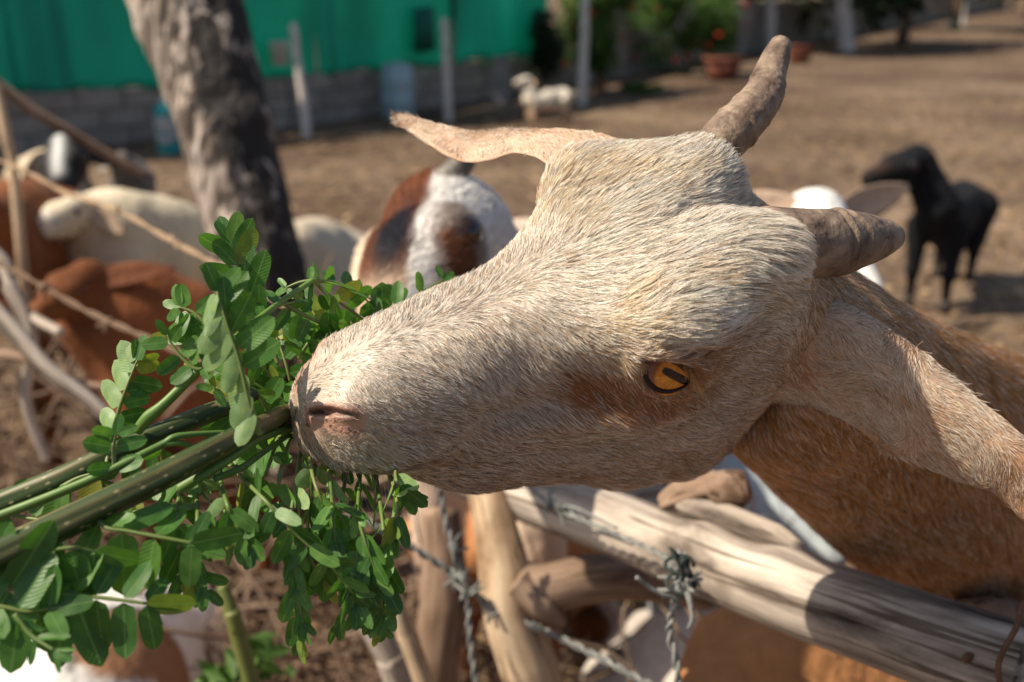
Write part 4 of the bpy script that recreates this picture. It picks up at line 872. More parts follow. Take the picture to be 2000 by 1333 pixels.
# --- through and under the rail
cgw = lambda V, h, b: np.array([.50, .46, .42])*(1+.12*vnoise(V, 8))[:, None]
animal('goat', 'greyish white goat behind the fence in the bottom middle of the picture', 'goat', P(1560, 1500, 1.25), P(1640, 1640, 1.2), P(1480, 1370, 1.42), P(1300, 1330, 1.60), cgw, s=1.0, earlen=.12, earcol_=(.4, .33, .28))
corg = lambda V, h, b: np.array([.42, .20, .085])*(1+.2*vnoise(V, 8)+.15*vnoise(V, 30, 1))[:, None]
animal('goat', 'orange tan goat whose back and bent neck show under the rail', 'goat', P(1320, 1420, 1.02), P(1220, 1560, .95), P(1530, 1370, 1.12), P(1800, 1480, 1.2), corg, s=.86, earlen=.10, earcol_=(.5, .26, .12), tail=False)
def cwblue(V, h, b): return np.array([.30, .335, .36])*(1+.06*vnoise(V, 9))[:, None]
animal('goat', 'white goat with a thin dark curved horn seen through the gap under the jaw', 'goat', P(1540, 1010, 1.38), P(1640, 1100, 1.28), P(1400, 1010, 1.55), P(1270, 960, 1.95), cwblue, s=.95, earlen=.08, earcol_=(.6, .6, .6))
cob = lambda V, h, b: mixm(np.array([.44, .20, .09])*(1+.15*vnoise(V, 8))[:, None], (.66, .52, .38), sst(.2, .7, vnoise(V, 5, 1)))
animal('goat', 'orange brown goat behind the forked stake under the main goat\'s chin', 'goat', P(880, 1010, 1.55), P(800, 1080, 1.45), P(980, 1060, 1.62), P(1120, 1060, 1.85), cob, s=.9, earlen=.1, earcol_=(.4, .2, .1))
# ================================================================== the near fence: rail, stakes, wire, brushwood
def woodmat(name, stops, sc=26, bump=.6, stain=None):
    m, nt, b, N, L = mat(name); at = N.new('ShaderNodeAttribute'); at.attribute_name = 'suv'
    def n_(s, st, d=8, di=0.):
        mp = N.new('ShaderNodeMapping'); mp.inputs['Scale'].default_value = st; n = N.new('ShaderNodeTexNoise'); n.inputs['Scale'].default_value = s; n.inputs['Detail'].default_value = d; n.inputs['Distortion'].default_value = di; n.inputs['Roughness'].default_value = .65
        L.new(at.outputs['Vector'], mp.inputs[0]); L.new(mp.outputs[0], n.inputs['Vector']); return n
    a = n_(sc*2.2, (1, 1, .07), 9, .3); r = ramp(N, stops); L.new(a.outputs[0], r.inputs[0]); c = n_(sc*.5, (1, 1, .35), 6, .5); r2 = ramp(N, [(.36, stain or (.42, .34, .28)), (.47, (.85, .80, .76)), (.60, (1.12, 1.1, 1.08))]); L.new(c.outputs[0], r2.inputs[0])
    mx = N.new('ShaderNodeMix'); mx.data_type = 'RGBA'; mx.blend_type = 'MULTIPLY'; mx.inputs[0].default_value = 1; L.new(r.outputs[0], mx.inputs[6]); L.new(r2.outputs[0], mx.inputs[7])
    cr_ = n_(sc*4, (1, 1, .03), 3); r3 = ramp(N, [(.40, (.22, .18, .15)), (.43, (1, 1, 1))]); L.new(cr_.outputs[0], r3.inputs[0]); m2 = N.new('ShaderNodeMix'); m2.data_type = 'RGBA'; m2.blend_type = 'MULTIPLY'; m2.inputs[0].default_value = .8; L.new(mx.outputs[2], m2.inputs[6]); L.new(r3.outputs[0], m2.inputs[7])
    L.new(m2.outputs[2], b.inputs['Base Color']); b.inputs['Roughness'].default_value = .8; b.inputs['Specular IOR Level'].default_value = .2
    bp = N.new('ShaderNodeBump'); bp.inputs['Strength'].default_value = bump; bp.inputs['Distance'].default_value = .003; L.new(a.outputs[0], bp.inputs['Height']); L.new(bp.outputs[0], b.inputs['Normal']); return m
M_rail = woodmat('weathered_rail', [(.34, (.09, .075, .065)), (.43, (.27, .235, .21)), (.54, (.47, .425, .38)), (.72, (.60, .56, .51))], stain=(.28, .25, .235))
M_stake = woodmat('pale_stake', [(.25, (.28, .19, .12)), (.45, (.50, .38, .26)), (.7, (.66, .54, .40))], bump=.4)
M_brown = woodmat('brown_branch', [(.25, (.12, .08, .055)), (.5, (.28, .20, .15)), (.75, (.44, .35, .28))])
def limb(name, path, rad, m_, parent=None, n=28, seg=None, amp=.12, nsc=14, fl=None, base=None, ribs=0, knots=()):
    path = np.asarray(path, float); rad = np.broadcast_to(np.asarray(rad, float), (len(path),)); sg = seg or len(path)*10
    V, F = tube(path, rad, n=n, seg=sg); c = cr(path, np.linspace(0, len(path)-1, sg)); bd = V[:sg*n].reshape(sg, n, 3); rv = bd-c[:, None]; r_n = np.linalg.norm(rv, axis=-1, keepdims=True); T = nrm(np.gradient(c, axis=0))
    s = np.r_[0, np.cumsum(np.linalg.norm(np.diff(c, axis=0), axis=1))]; an = np.linspace(0, 2*np.pi, n, endpoint=False)
    su = np.stack([np.cos(an)[None]*r_n[..., 0], np.sin(an)[None]*r_n[..., 0], s[:, None]+0*r_n[..., 0]], -1)
    d = amp*(vnoise(su*[1, 1, .3], nsc/.3 if False else nsc*3)*.6+vnoise(su*[1, 1, .15], nsc*9, 1)*.35)
    if ribs: d = d+ribs*np.cos(an*5)[None]+ribs*.5*np.cos(an*9+1)[None]
    bd = c[:, None]+rv*(1+d)[..., None]
    for kc, ks, ka in knots: bd = bd+nrm(rv)*(ka*np.exp(-((bd-kc)**2).sum(-1)/ks**2))[..., None]
    V[:sg*n] = bd.reshape(-1, 3); o = mesh(name, V, F, m_, parent, base=base); a = o.data.attributes.new('suv', 'FLOAT_VECTOR', 'POINT')
    off = float(path[0][0]*7.3) % 3; a.data.foreach_set('vector', (np.r_[su.reshape(-1, 3), [[0, 0, 0]], [[0, 0, s[-1]]]]+[0, 0, off]).astype(np.float32).ravel()); return o
rp = [P(880, 905, 1.10), P(1040, 965, 1.0), P(1200, 1024, .905), P(1350, 1085, .82), P(1500, 1142, .752), P(1700, 1212, .690), P(1870, 1272, .645), P(2008, 1318, .615)]
rail = thing('fence_rail', [rp[4][0], rp[4][1], 0], 'thick weathered barkless pole laid across the lower right as top rail of the fence', 'rail')
limb('pole', rp, [.031, .0295, .029, .0287, .0292, .0300, .0305, .030], M_rail, rail, n=64, seg=170, amp=.05, nsc=10, knots=[(P(1370, 1015, .79), .022, .008), (P(1540, 1075, .735), .02, .005), (P(1530, 1180, .70), .025, .003)])
# broken branch stub and the strip of split wood behind the groove
limb('branch_stub', [P(1300, 985, .86), P(1345, 965, .845), P(1400, 952, .825), P(1432, 962, .81), P(1458, 978, .80)], [.010, .0150, .0125, .0175, .0035], M_brown, rail, n=34, seg=60, amp=.75, nsc=14, ribs=.10)
limb('split_strip', [P(1330, 985, .84), P(1420, 1012, .795), P(1520, 1052, .752), P(1570, 1080, .735)], [.006, .0115, .0105, .003], M_rail, rail, n=16, seg=40, amp=.15, nsc=20)
M_rust = noisy('rusty_wire', [(.3, (.06, .03, .02)), (.6, (.14, .075, .045)), (.8, (.22, .15, .11))], scale=90, rough=.65, bump=.3, bdist=.001)
M_galv = noisy('grey_wire', [(.3, (.10, .11, .11)), (.6, (.26, .27, .26)), (.8, (.40, .40, .37))], scale=90, rough=.5, bump=.3, bdist=.001)
V, F = sphere_vf(P(1891, 1286, .612), .0042, 12, 6, (1, .5, 1)); mesh('nail', V, F, M_rust, rail)
limb('fence_post', [P(1955, 1420, .76), P(1950, 1260, .76), P(1948, 1180, .765)], [.034, .034, .030], M_brown, None, n=30, base=P(1955, 1420, .76)*[1, 1, 0], amp=.08)
tag(bpy.data.objects['fence_post.007'] if 'fence_post.007' in bpy.data.objects else scn.collection.objects[-1], 'dark top of a fence post behind the right end of the rail', 'post')
def barbed(name, pts, rad=.0012, tw=.0017, barbs=(), m_=None, lab='', step=.03, seg=None, loose=()):
    pts = np.array(pts); L_ = np.linalg.norm(np.diff(pts, axis=0), axis=1).sum(); sg = seg or int(max(30, L_/.004)); c = cr(pts, np.linspace(0, len(pts)-1, sg)); T = nrm(np.gradient(c, axis=0)); s = np.r_[0, np.cumsum(np.linalg.norm(np.diff(c, axis=0), axis=1))]
    N1 = nrm(np.cross(T, [0.1, .2, 1.])); N2 = np.cross(T, N1); t = thing(name, [c[0][0], c[0][1], 0], lab, 'wire'); m_ = m_ or M_galv
    for ph in (0, math.pi):
        a = s/step*2*math.pi+ph; V, F = tube(c+tw*(np.cos(a)[:, None]*N1+np.sin(a)[:, None]*N2), rad, n=7); mesh('strand', V, F, m_, t)
    for bt in barbs:
        k = int(bt*(sg-1)); ctr = c[k]
        for q in range(2):
            a = np.linspace(0, 4*math.pi, 20); coil = ctr+T[k]*((a-2*math.pi)*.00035+.002*(q-.5))[:, None]+.0034*(np.cos(a)[:, None]*N1[k]+np.sin(a)[:, None]*N2[k]); e = nrm(rng.normal(0, 1, 3)); e2 = nrm(rng.normal(0, 1, 3))
            V, F = tube(np.r_[[ctr+e*.016], coil, [ctr+e2*.016]], rad*.95, n=6); mesh('barb', V, F, m_, t)
    for l_ in loose: V, F = tube(l_, rad*1.1, n=7, seg=len(l_)*6); mesh('loose_end', V, F, m_, t)
    return t
barbed('barbed_wire', [P(1030, 945, .93), P(1075, 985, .885), P(1130, 1012, .85), P(1230, 1055, .80), P(1305, 1090, .755), P(1330, 1128, .715)], barbs=(.2, .3, .97, .99), lab='twisted barbed wire running along the upper face of the rail to a knot',
       loose=[[P(1085, 985, .88), P(1130, 995, .86), P(1205, 1032, .83)], [P(1325, 1075, .715), P(1335, 1105, .70), P(1345, 1150, .70), P(1352, 1190, .70)], [P(1318, 1140, .70), P(1345, 1120, .705), P(1338, 1080, .71)]])
barbed('barbed_wire', [P(1335, 1140, .705), P(1315, 1185, .715), P(1308, 1240, .72), P(1322, 1300, .72), P(1325, 1400, .72)], rad=.0015, barbs=(.02, .06, .12), lab='barbed wire hanging straight down from the knot on the rail', loose=[[P(1243, 1128, .70), P(1280, 1155, .705), P(1325, 1172, .71)], [P(1335, 1140, .705), P(1352, 1200, .70), P(1345, 1228, .70)]])
# knot of dark wire round the crossing
a = np.linspace(0, 9*math.pi, 120); kc = P(1328, 1122, .705); kp = kc+np.stack([.011*np.cos(a)*np.sin(a*.23+1), .006*np.sin(a), .014*np.sin(a*.61)+.006*np.cos(a)], -1)
V, F = tube(kp, .0014, n=7); tag(mesh('wire_knot', V, F, M_darkpost, base=kc), 'dark tangled wire knot tied where the barbed wires cross the rail', 'wire')
barbed('barbed_wire', [P(680, 1000, .92), P(770, 1048, .92), P(880, 1118, .93), P(960, 1185, .95), P(1080, 1240, .95), P(1180, 1290, .93), P(1290, 1350, .90)], rad=.0019, tw=.0021, barbs=(.35, .52), lab='pale barbed wire crossing in front of the forked stake towards lower right')
barbed('barbed_wire', [P(855, 930, .90), P(868, 1010, .90), P(892, 1090, .90), P(912, 1160, .90), P(918, 1250, .9), P(935, 1380, .9)], rad=.0015, tw=.0018, barbs=(.35, .5, .6), lab='barbed wire hanging down left of the forked stake')
V, F = tube([P(2040, 1150, .565), P(2000, 1180, .560), P(1985, 1225, .558), P(1958, 1275, .560), P(1950, 1310, .563), P(1962, 1380, .570)], .0017, n=9, seg=60)
tag(mesh('wire', V, F, M_rust, base=P(1985, 1300, .55)*[1, 1, 0]), 'single rusty wire looped over the right end of the rail', 'wire')
barbed('barbed_wire', [P(-40, 300, 1.6), P(50, 335, 1.55), P(130, 378, 1.5), P(230, 412, 1.42), P(330, 468, 1.35), P(430, 522, 1.28), P(560, 600, 1.2)], rad=.0019, tw=.0018, step=.13, m_=M_stake, barbs=(.5, .7), lab='pale rope-wrapped wire sagging across the left herd behind the leaves')
barbed('barbed_wire', [P(-30, 500, 1.35), P(70, 552, 1.32), P(170, 608, 1.28), P(290, 662, 1.22), P(420, 720, 1.18)], rad=.0022, tw=.0022, step=.10, m_=M_brown, barbs=(.3, .6), lab='brownish twisted wire crossing the rust brown goat')
o = limb('pole', [P(-60, 120, 2.3), P(60, 212, 2.35), P(170, 278, 2.4), P(285, 345, 2.45)], [.013, .0125, .012, .011], M_brown, None, base=P(60, 212, 2.35)*[1, 1, 0]); tag(o, 'thin grey pole leaning down from the upper left edge', 'pole')
o = limb('stick', [P(-8, 170, 2.2), P(12, 260, 2.2), P(28, 345, 2.22), P(50, 600, 2.25)], [.012, .012, .011, .012], M_stake, None, base=P(12, 260, 2.2)*[1, 1, 0]); tag(o, 'thin upright tan stick at the upper left edge', 'stick')
# stakes
def ground_to(p, q):      # extend the line p->q down to the ground
    t = (q[2])/(p[2]-q[2]); return q+(q-p)*t
sp = [P(952, 955, 1.0), P(968, 1035, .985), P(985, 1120, .975), P(995, 1200, .97), P(1030, 1290, .98), P(1050, 1360, .99), P(1075, 1560, 1.03)]
st = thing('forked_stake', ground_to(sp[-2], sp[-1]), 'pale forked wooden stake standing upright under the goat\'s jaw', 'stake')
limb('trunk', sp+[ground_to(sp[-2], sp[-1])], [.020, .022, .026, .025, .029, .028, .030, .030], M_stake, st, n=30, amp=.14, nsc=8)
limb('side_branch', [P(985, 1135, .975), P(1060, 1148, .97), P(1150, 1130, .975), P(1250, 1128, .99), P(1380, 1150, 1.02)], [.022, .024, .023, .022, .020], M_brown, st, n=26, amp=.16, nsc=8)
limb('side_branch', [P(1010, 1140, .96), P(1060, 1185, .955), P(1100, 1220, .96)], [.018, .014, .005], M_brown, st, n=18, amp=.2, nsc=10)
def stake(pts, rad, m_, lab, name='stake', cat='stake'):
    g_ = ground_to(np.array(pts[-2]), np.array(pts[-1])); o = limb(name, list(pts)+[g_], list(rad)+[rad[-1]], m_, None, n=20, base=g_, amp=.10, nsc=9); tag(o, lab, cat); return o
stake([P(752, 1085, .93), P(775, 1180, .93), P(802, 1260, .94), P(835, 1350, .95)], [.007, .0085, .009, .0095], M_stake, 'smooth pale stick leaning to the right below the hanging leaflets')
stake([P(700, 1120, 1.05), P(728, 1215, 1.04), P(765, 1290, 1.04), P(800, 1380, 1.05)], [.012, .015, .014, .016], M_rail, 'grey weathered stake just left of the smooth pale stick')
stake([P(860, 1000, 1.15), P(868, 1150, 1.15), P(850, 1300, 1.17)], [.022, .026, .028], M_brown, 'thick brown stake standing behind the hanging barbed wire')
stake([P(435, 1145, .86), P(462, 1230, .86), P(490, 1330, .87)], [.0055, .0065, .007], leafmat('green_shoot', (.10, .13, .03), (.20, .22, .06), .1), 'greenish young shoot rising blurred below the leaves', name='shoot', cat='shoot')
# grey dead branches piled at the left edge
br = [([P(-60, 560, 1.25), P(20, 640, 1.22), P(95, 722, 1.2), P(190, 795, 1.2), P(260, 870, 1.2)], .011, 'grey dead branch slanting down to the right at the left edge'),
      ([P(-50, 690, 1.3), P(50, 700, 1.28), P(140, 745, 1.25), P(230, 760, 1.24)], .007, 'thin grey dead branch crossing the pile at the left'),
      ([P(20, 560, 1.35), P(60, 660, 1.33), P(50, 780, 1.33), P(90, 900, 1.34)], .009, 'dead branch hanging almost upright at the left edge'),
      ([P(-40, 470, 1.4), P(10, 520, 1.38), P(40, 600, 1.36), P(120, 650, 1.3)], .010, 'topmost dead branch of the pile at the left edge')]
for pts, r0, lab in br:
    o = limb('dead_branch', pts, np.linspace(r0*1.2, r0*.6, len(pts)), M_brown if r0 < .009 else M_rail, None, n=14, amp=.2, nsc=9, base=pts[1]*[1, 1, 0]); tag(o, lab, 'branch', 'dead branches at the left')
# brushwood woven along the foot of the fence
mb = MB(); r_ = np.random.default_rng(77)
for k in range(900):
    x = r_.uniform(-1.25, .42); y = 1.12+.30*abs(r_.normal(0, 1))-.25*(x > 0)*x*2+r_.normal(0, .05); z = abs(r_.normal(0, .22)); z = min(z, .56)
    c = np.array([x, y, z]); d = nrm(np.array([r_.normal(0, 1), r_.normal(0, .5), r_.normal(.5, .8)])); L_ = r_.uniform(.12, .38); b1 = nrm(r_.normal(0, 1, 3))*.03
    p = [c-d*L_/2, c-d*L_/6+b1, c+d*L_/5-b1*.6, c+d*L_/2]; p = [q*[1, 1, 1] if q[2] > 0 else q*[1, 1, 0] for q in p]; V, F = tube(p, np.linspace(1, .4, 4)*r_.uniform(.0015, .0055), n=5, seg=8); mb.add(V, F)
M_brush = noisy('brushwood', [(.3, (.075, .045, .03)), (.5, (.19, .125, .085)), (.7, (.36, .27, .20))], scale=4, detail=3, rough=.85, bump=0)
for k in range(520):
    x = r_.uniform(-1.75, -.35); y = r_.uniform(1.75, 2.35); z = min(abs(r_.normal(0, .24)), .55); c = np.array([x, y, z]); d = nrm(np.array([r_.normal(0, 1), r_.normal(0, .5), r_.normal(.2, .6)])); L_ = r_.uniform(.15, .5); b1 = nrm(r_.normal(0, 1, 3))*.03
    p = [c-d*L_/2, c-d*L_/6+b1, c+d*L_/5-b1*.6, c+d*L_/2]; p = [q if q[2] > 0 else q*[1, 1, 0] for q in p]; V, F = tube(p, np.linspace(1, .4, 4)*r_.uniform(.002, .007), n=5, seg=8); mb.add(V, F)
tag(mb.build('brushwood', M_brush), 'tangle of dry brown twigs woven along the foot of the fence', 'brushwood', kind='stuff')
g = np.array([-.42, 1.25, .0]); V, F = leafcloud(P(470, 1330, 1.0), (.07, .05, .05), 90, .018, 5, clumps=3); tag(mesh('weed', V, F, M_bush, base=P(470, 1330, 1.0), smooth=False), 'blurred green weed at the bottom edge below the leaves', 'weeds', kind='stuff')
# ================================================================== the cut green branches held out to the goat
def leaflet_mat():
    m, nt, b, N, L = mat('leaflet'); oi = N.new('ShaderNodeObjectInfo'); gm = N.new('ShaderNodeNewGeometry'); tc = N.new('ShaderNodeTexCoord')
    r = ramp(N, [(0, (.045, .125, .026)), (.5, (.065, .175, .035)), (.90, (.11, .24, .05)), (.97, (.26, .27, .05))]); L.new(oi.outputs['Random'], r.inputs[0])
    un = N.new('ShaderNodeMix'); un.data_type = 'RGBA'; un.blend_type = 'MIX'; L.new(gm.outputs['Backfacing'], un.inputs[0]); L.new(r.outputs[0], un.inputs[6]); un.inputs[7].default_value = (.22, .34, .15, 1)
    n = N.new('ShaderNodeTexNoise'); n.inputs['Scale'].default_value = 3.5; n.inputs['Detail'].default_value = 5; L.new(tc.outputs['Object'], n.inputs['Vector']); r2 = ramp(N, [(.3, (.7, .75, .6)), (.55, (1.05, 1.05, 1.05)), (.75, (1.35, 1.2, .9))]); L.new(n.outputs[0], r2.inputs[0])
    mx = N.new('ShaderNodeMix'); mx.data_type = 'RGBA'; mx.blend_type = 'MULTIPLY'; mx.inputs[0].default_value = .8; L.new(un.outputs[2], mx.inputs[6]); L.new(r2.outputs[0], mx.inputs[7])
    # pale midrib and fine side veins
    sx = N.new('ShaderNodeSeparateXYZ'); L.new(tc.outputs['Object'], sx.inputs[0]); ab = N.new('ShaderNodeMath'); ab.operation = 'ABSOLUTE'; L.new(sx.outputs['Y'], ab.inputs[0]); mr = N.new('ShaderNodeMapRange'); mr.inputs[1].default_value = .006; mr.inputs[2].default_value = .020; mr.inputs[3].default_value = .55; mr.inputs[4].default_value = 0; L.new(ab.outputs[0], mr.inputs[0])
    m3 = N.new('ShaderNodeMix'); m3.data_type = 'RGBA'; m3.inputs[7].default_value = (.20, .33, .12, 1); L.new(mr.outputs[0], m3.inputs[0]); L.new(mx.outputs[2], m3.inputs[6])
    ax = N.new('ShaderNodeMath'); ax.operation = 'MULTIPLY_ADD'; ax.inputs[1].default_value = -.9; L.new(ab.outputs[0], ax.inputs[0]); L.new(sx.outputs['X'], ax.inputs[2]); si = N.new('ShaderNodeMath'); si.operation = 'SINE'; mu = N.new('ShaderNodeMath'); mu.operation = 'MULTIPLY'; mu.inputs[1].default_value = 75; L.new(ax.outputs[0], mu.inputs[0]); L.new(mu.outputs[0], si.inputs[0])
    bp = N.new('ShaderNodeBump'); bp.inputs['Strength'].default_value = .10; bp.inputs['Distance'].default_value = .02; L.new(si.outputs[0], bp.inputs['Height']); L.new(bp.outputs[0], b.inputs['Normal'])
    L.new(m3.outputs[2], b.inputs['Base Color']); b.inputs['Roughness'].default_value = .42; b.inputs['Specular IOR Level'].default_value = .45
    t = N.new('ShaderNodeBsdfTranslucent'); tm = N.new('ShaderNodeMix'); tm.data_type = 'RGBA'; tm.blend_type = 'MULTIPLY'; tm.inputs[0].default_value = 1; tm.inputs[7].default_value = (1.7, 2.0, .5, 1); L.new(m3.outputs[2], tm.inputs[6]); L.new(tm.outputs[2], t.inputs[0])
    ms = N.new('ShaderNodeMixShader'); ms.inputs[0].default_value = .30; L.new(b.outputs[0], ms.inputs[1]); L.new(t.outputs[0], ms.inputs[2]); L.new(ms.outputs[0], N['Material Output'].inputs['Surface']); return m
M_leaf = leaflet_mat()
def leaflet_mesh(seed):
    r = np.random.default_rng(seed); nu, nv = 11, 5; V = []; wk = r.uniform(.205, .25); cu = r.uniform(-.10, .16); fo = r.uniform(.05, .22); ph = r.uniform(0, 6)
    for i in range(nu):
        t = i/(nu-1); w = wk*max(0, 1-abs(2*(t*.97+.03)**.88-1)**2.6)**.5 if 0 < i < nu-1 else .012
        for j in range(nv): v = -1+2*j/(nv-1); V.append((t, v*w, cu*(t*t-t*.3)+fo*abs(v)*w-.012*math.sin(t*9+ph)*abs(v)))
    F = [(i*nv+j, (i+1)*nv+j, (i+1)*nv+j+1, i*nv+j+1) for i in range(nu-1) for j in range(nv-1)]
    me = bpy.data.meshes.new('leaflet'); me.from_pydata(V, [], F); me.polygons.foreach_set('use_smooth', [True]*len(F)); me.materials.append(M_leaf); me.update(); return me
LM = [leaflet_mesh(k) for k in range(6)]
def stemmat(name, c0, c1, c2, streak=True):
    m, nt, b, N, L = mat(name); at = N.new('ShaderNodeAttribute'); at.attribute_name = 'suv'; mp = N.new('ShaderNodeMapping'); mp.inputs['Scale'].default_value = (1, 1, .06); L.new(at.outputs['Vector'], mp.inputs[0])
    n = N.new('ShaderNodeTexNoise'); n.inputs['Scale'].default_value = 170; n.inputs['Detail'].default_value = 6; L.new(mp.outputs[0], n.inputs['Vector']); r = ramp(N, [(.32, c0), (.5, c1), (.68, c2)]); L.new(n.outputs[0], r.inputs[0])
    v = N.new('ShaderNodeTexVoronoi'); v.inputs['Scale'].default_value = 330; mp2 = N.new('ShaderNodeMapping'); mp2.inputs['Scale'].default_value = (1, 1, .55); L.new(at.outputs['Vector'], mp2.inputs[0]); L.new(mp2.outputs[0], v.inputs['Vector']); rv = ramp(N, [(.14, (1, 1, 1)), (.24, (0, 0, 0))]); L.new(v.outputs['Distance'], rv.inputs[0])
    mx = N.new('ShaderNodeMix'); mx.data_type = 'RGBA'; mx.inputs[7].default_value = (.36, .30, .16, 1); mu = N.new('ShaderNodeMath'); mu.operation = 'MULTIPLY'; mu.inputs[1].default_value = .75 if streak else 0; L.new(rv.outputs[0], mu.inputs[0]); L.new(mu.outputs[0], mx.inputs[0]); L.new(r.outputs[0], mx.inputs[6]); L.new(mx.outputs[2], b.inputs['Base Color'])
    bp = N.new('ShaderNodeBump'); bp.inputs['Strength'].default_value = .6; bp.inputs['Distance'].default_value = .0012; L.new(n.outputs[0], bp.inputs['Height']); L.new(bp.outputs[0], b.inputs['Normal']); b.inputs['Roughness'].default_value = .5; return m
M_stem = stemmat('green_stem', (.012, .026, .006), (.040, .072, .016), (.17, .135, .055)); M_petiole = stemmat('petiole', (.05, .11, .02), (.09, .18, .032), (.14, .25, .05), False); M_rachis = stemmat('rachis', (.08, .14, .03), (.14, .20, .05), (.20, .22, .08), False)
A1 = [P(-60, 1012, .415), P(0, 985, .42), P(130, 930, .425), P(260, 868, .435), P(380, 818, .445), P(445, 792, .452), P(500, 768, .46)]
A2 = [P(-60, 1108, .365), P(0, 1082, .37), P(150, 1010, .385), P(300, 938, .402), P(430, 872, .424), P(562, 806, .482), P(640, 790, .53)]
bA = thing('leafy_branch', A1[0], 'rear green stem with the topmost pale leaflets, reaching behind the goat\'s muzzle', 'branch', 'cut leafy branches')
bB = thing('leafy_branch', A2[0], 'front thick green stem held to the goat\'s mouth, hung with dark leaflets', 'branch', 'cut leafy branches')
limb('stem', A1, [.0054, .0054, .0052, .0049, .0045, .004, .003], M_stem, bA, n=30, seg=120, amp=.05, nsc=30, ribs=.05)
limb('stem', A2, [.0060, .0060, .0058, .0055, .0052, .0045, .0035], M_stem, bB, n=30, seg=120, amp=.05, nsc=30, ribs=.06)
NL = [0]; rl = np.random.default_rng(21); SPC = []
def leaf(root, pts, n, size, w=0.0, ang=62, nv=(0, -1, .35), sides=(1, -1), start=.16, fold=0.2, droop=.15, rr=.0011, m_=None, jit=.16, term=True, scale1=(1, 1), wid=1.0, taper=.35, bare=False, flip=False):
    """one feather-shaped leaf: a stalk (part) with its leaflets (sub-parts)"""
    pts = np.array([P(*q) for q in pts]); m_ = m_ or M_rachis; rad = np.linspace(rr, rr*.4, len(pts)); sg = max(14, len(pts)*6)
    st = limb('leaf_stalk', pts, rad, m_, root, n=8, seg=sg, amp=.05, nsc=60)
    if bare: return st
    ts = np.linspace(start, 1, n); c = cr(pts, ts*(len(pts)-1)); d = 1e-3; T = nrm(cr(pts, np.clip(ts+d, 0, 1)*(len(pts)-1))-cr(pts, (ts-d)*(len(pts)-1))); n0_ = nrm(np.asarray(nv, float)); org = worg(root)
    for k in range(n):
        s1 = np.cross(n0_, T[k]); s1 = nrm(s1); nn_ = nrm(np.cross(T[k], s1)); f = size*(1-taper*abs(2*ts[k]-1.05)**2)
        for sd in sides:
            a = math.radians(ang+rl.normal(0, 9)); dr = T[k]*math.cos(a)+s1*sd*math.sin(a); dr = dr+nn_*fold*(1 if not flip else -1)+np.array([0, 0, -droop])+rl.normal(0, jit, 3); dr = nrm(dr); zz = nn_+s1*sd*(-fold*.9)+rl.normal(0, jit*1.3, 3); zz = nrm(zz-dr*(zz@dr)); 
            if flip: zz = -zz
            yy = np.cross(zz, dr); L_ = f*1.10*rl.uniform(.86, 1.12)*scale1[0 if sd > 0 else 1]; o = bpy.data.objects.new('leaflet', LM[rl.integers(6)]); link(o, st); p = c[k]+dr*rr*.8-org
            ww = L_*wid*rl.uniform(.92, 1.1); M = Matrix(((dr[0]*L_, yy[0]*ww, zz[0]*L_, p[0]), (dr[1]*L_, yy[1]*ww, zz[1]*L_, p[1]), (dr[2]*L_, yy[2]*ww, zz[2]*L_, p[2]), (0, 0, 0, 1))); o.matrix_basis = M; NL[0] += 1
    if term:
        dr = nrm(T[-1]+rl.normal(0, .2, 3)); zz = nrm(n0_-dr*(n0_@dr)); yy = np.cross(zz, dr); L_ = size*.8; p = c[-1]-org; o = bpy.data.objects.new('leaflet', LM[0]); link(o, st); o.matrix_basis = Matrix(((dr[0]*L_, yy[0]*L_, zz[0]*L_, p[0]), (dr[1]*L_, yy[1]*L_, zz[1]*L_, p[1]), (dr[2]*L_, yy[2]*L_, zz[2]*L_, p[2]), (0, 0, 0, 1))); NL[0] += 1
    return st
pet = lambda root, pts, rr: limb('petiole', [P(*q) for q in pts], rr, M_petiole, root, n=14, seg=len(pts)*10, amp=.06, nsc=30)
Fc = (.05, -1, .25)
# upper fan, sunlit
leaf(bB, [(507, 850, .412), (488, 790, .408), (466, 700, .404), (442, 630, .402), (424, 570, .402)], 8, .0178, nv=(-.35, -1, .45), sides=(1,), ang=132, fold=-.1, wid=1.0, jit=.22, flip=True, start=.22, term=False)
leaf(bB, [(509, 850, .413), (490, 790, .410), (468, 700, .407), (444, 630, .405), (426, 570, .405)], 6, .0160, nv=(.3, -1, .3), sides=(-1,), ang=52, start=.45, droop=.0)
leaf(bA, [(545, 712, .47), (512, 640, .468), (482, 560, .466), (462, 515, .464), (452, 478, .464)], 6, .0185, nv=(.2, -1, .3), sides=(1, -1), ang=42, start=.30, droop=-.1, wid=.95)
leaf(bA, [(206, 925, .422), (215, 868, .43), (232, 800, .43), (250, 750, .43), (268, 705, .43)], 6, .0150, nv=(-.3, -1, .5), sides=(1,), ang=70, flip=True, droop=-.05, wid=1.2, fold=.05, start=.2)
leaf(bA, [(207, 918, .432), (216, 868, .432), (233, 800, .432), (251, 750, .432), (269, 705, .432)], 9, .0120, nv=(.7, -1, .1), sides=(-1,), ang=68, wid=1.15, fold=.05, droop=-.05, start=.1)
pet(bA, [(268, 842, .43), (290, 815, .428), (325, 785, .428), (410, 702, .435), (500, 628, .455), (560, 582, .475), (612, 548, .487)], [.0022, .0028, .0021, .0019, .0017, .0015, .0013])
leaf(bA, [(612, 548, .487), (640, 575, .505), (690, 610, .52), (745, 650, .53)], 7, .0150, nv=(.1, -1, .9), sides=(1, -1), ang=70, wid=1.1, droop=.05)
leaf(bA, [(612, 548, .487), (650, 552, .505), (700, 572, .52), (738, 592, .53)], 6, .0130, nv=(0, -.6, 1.2), ang=66, wid=1.1)
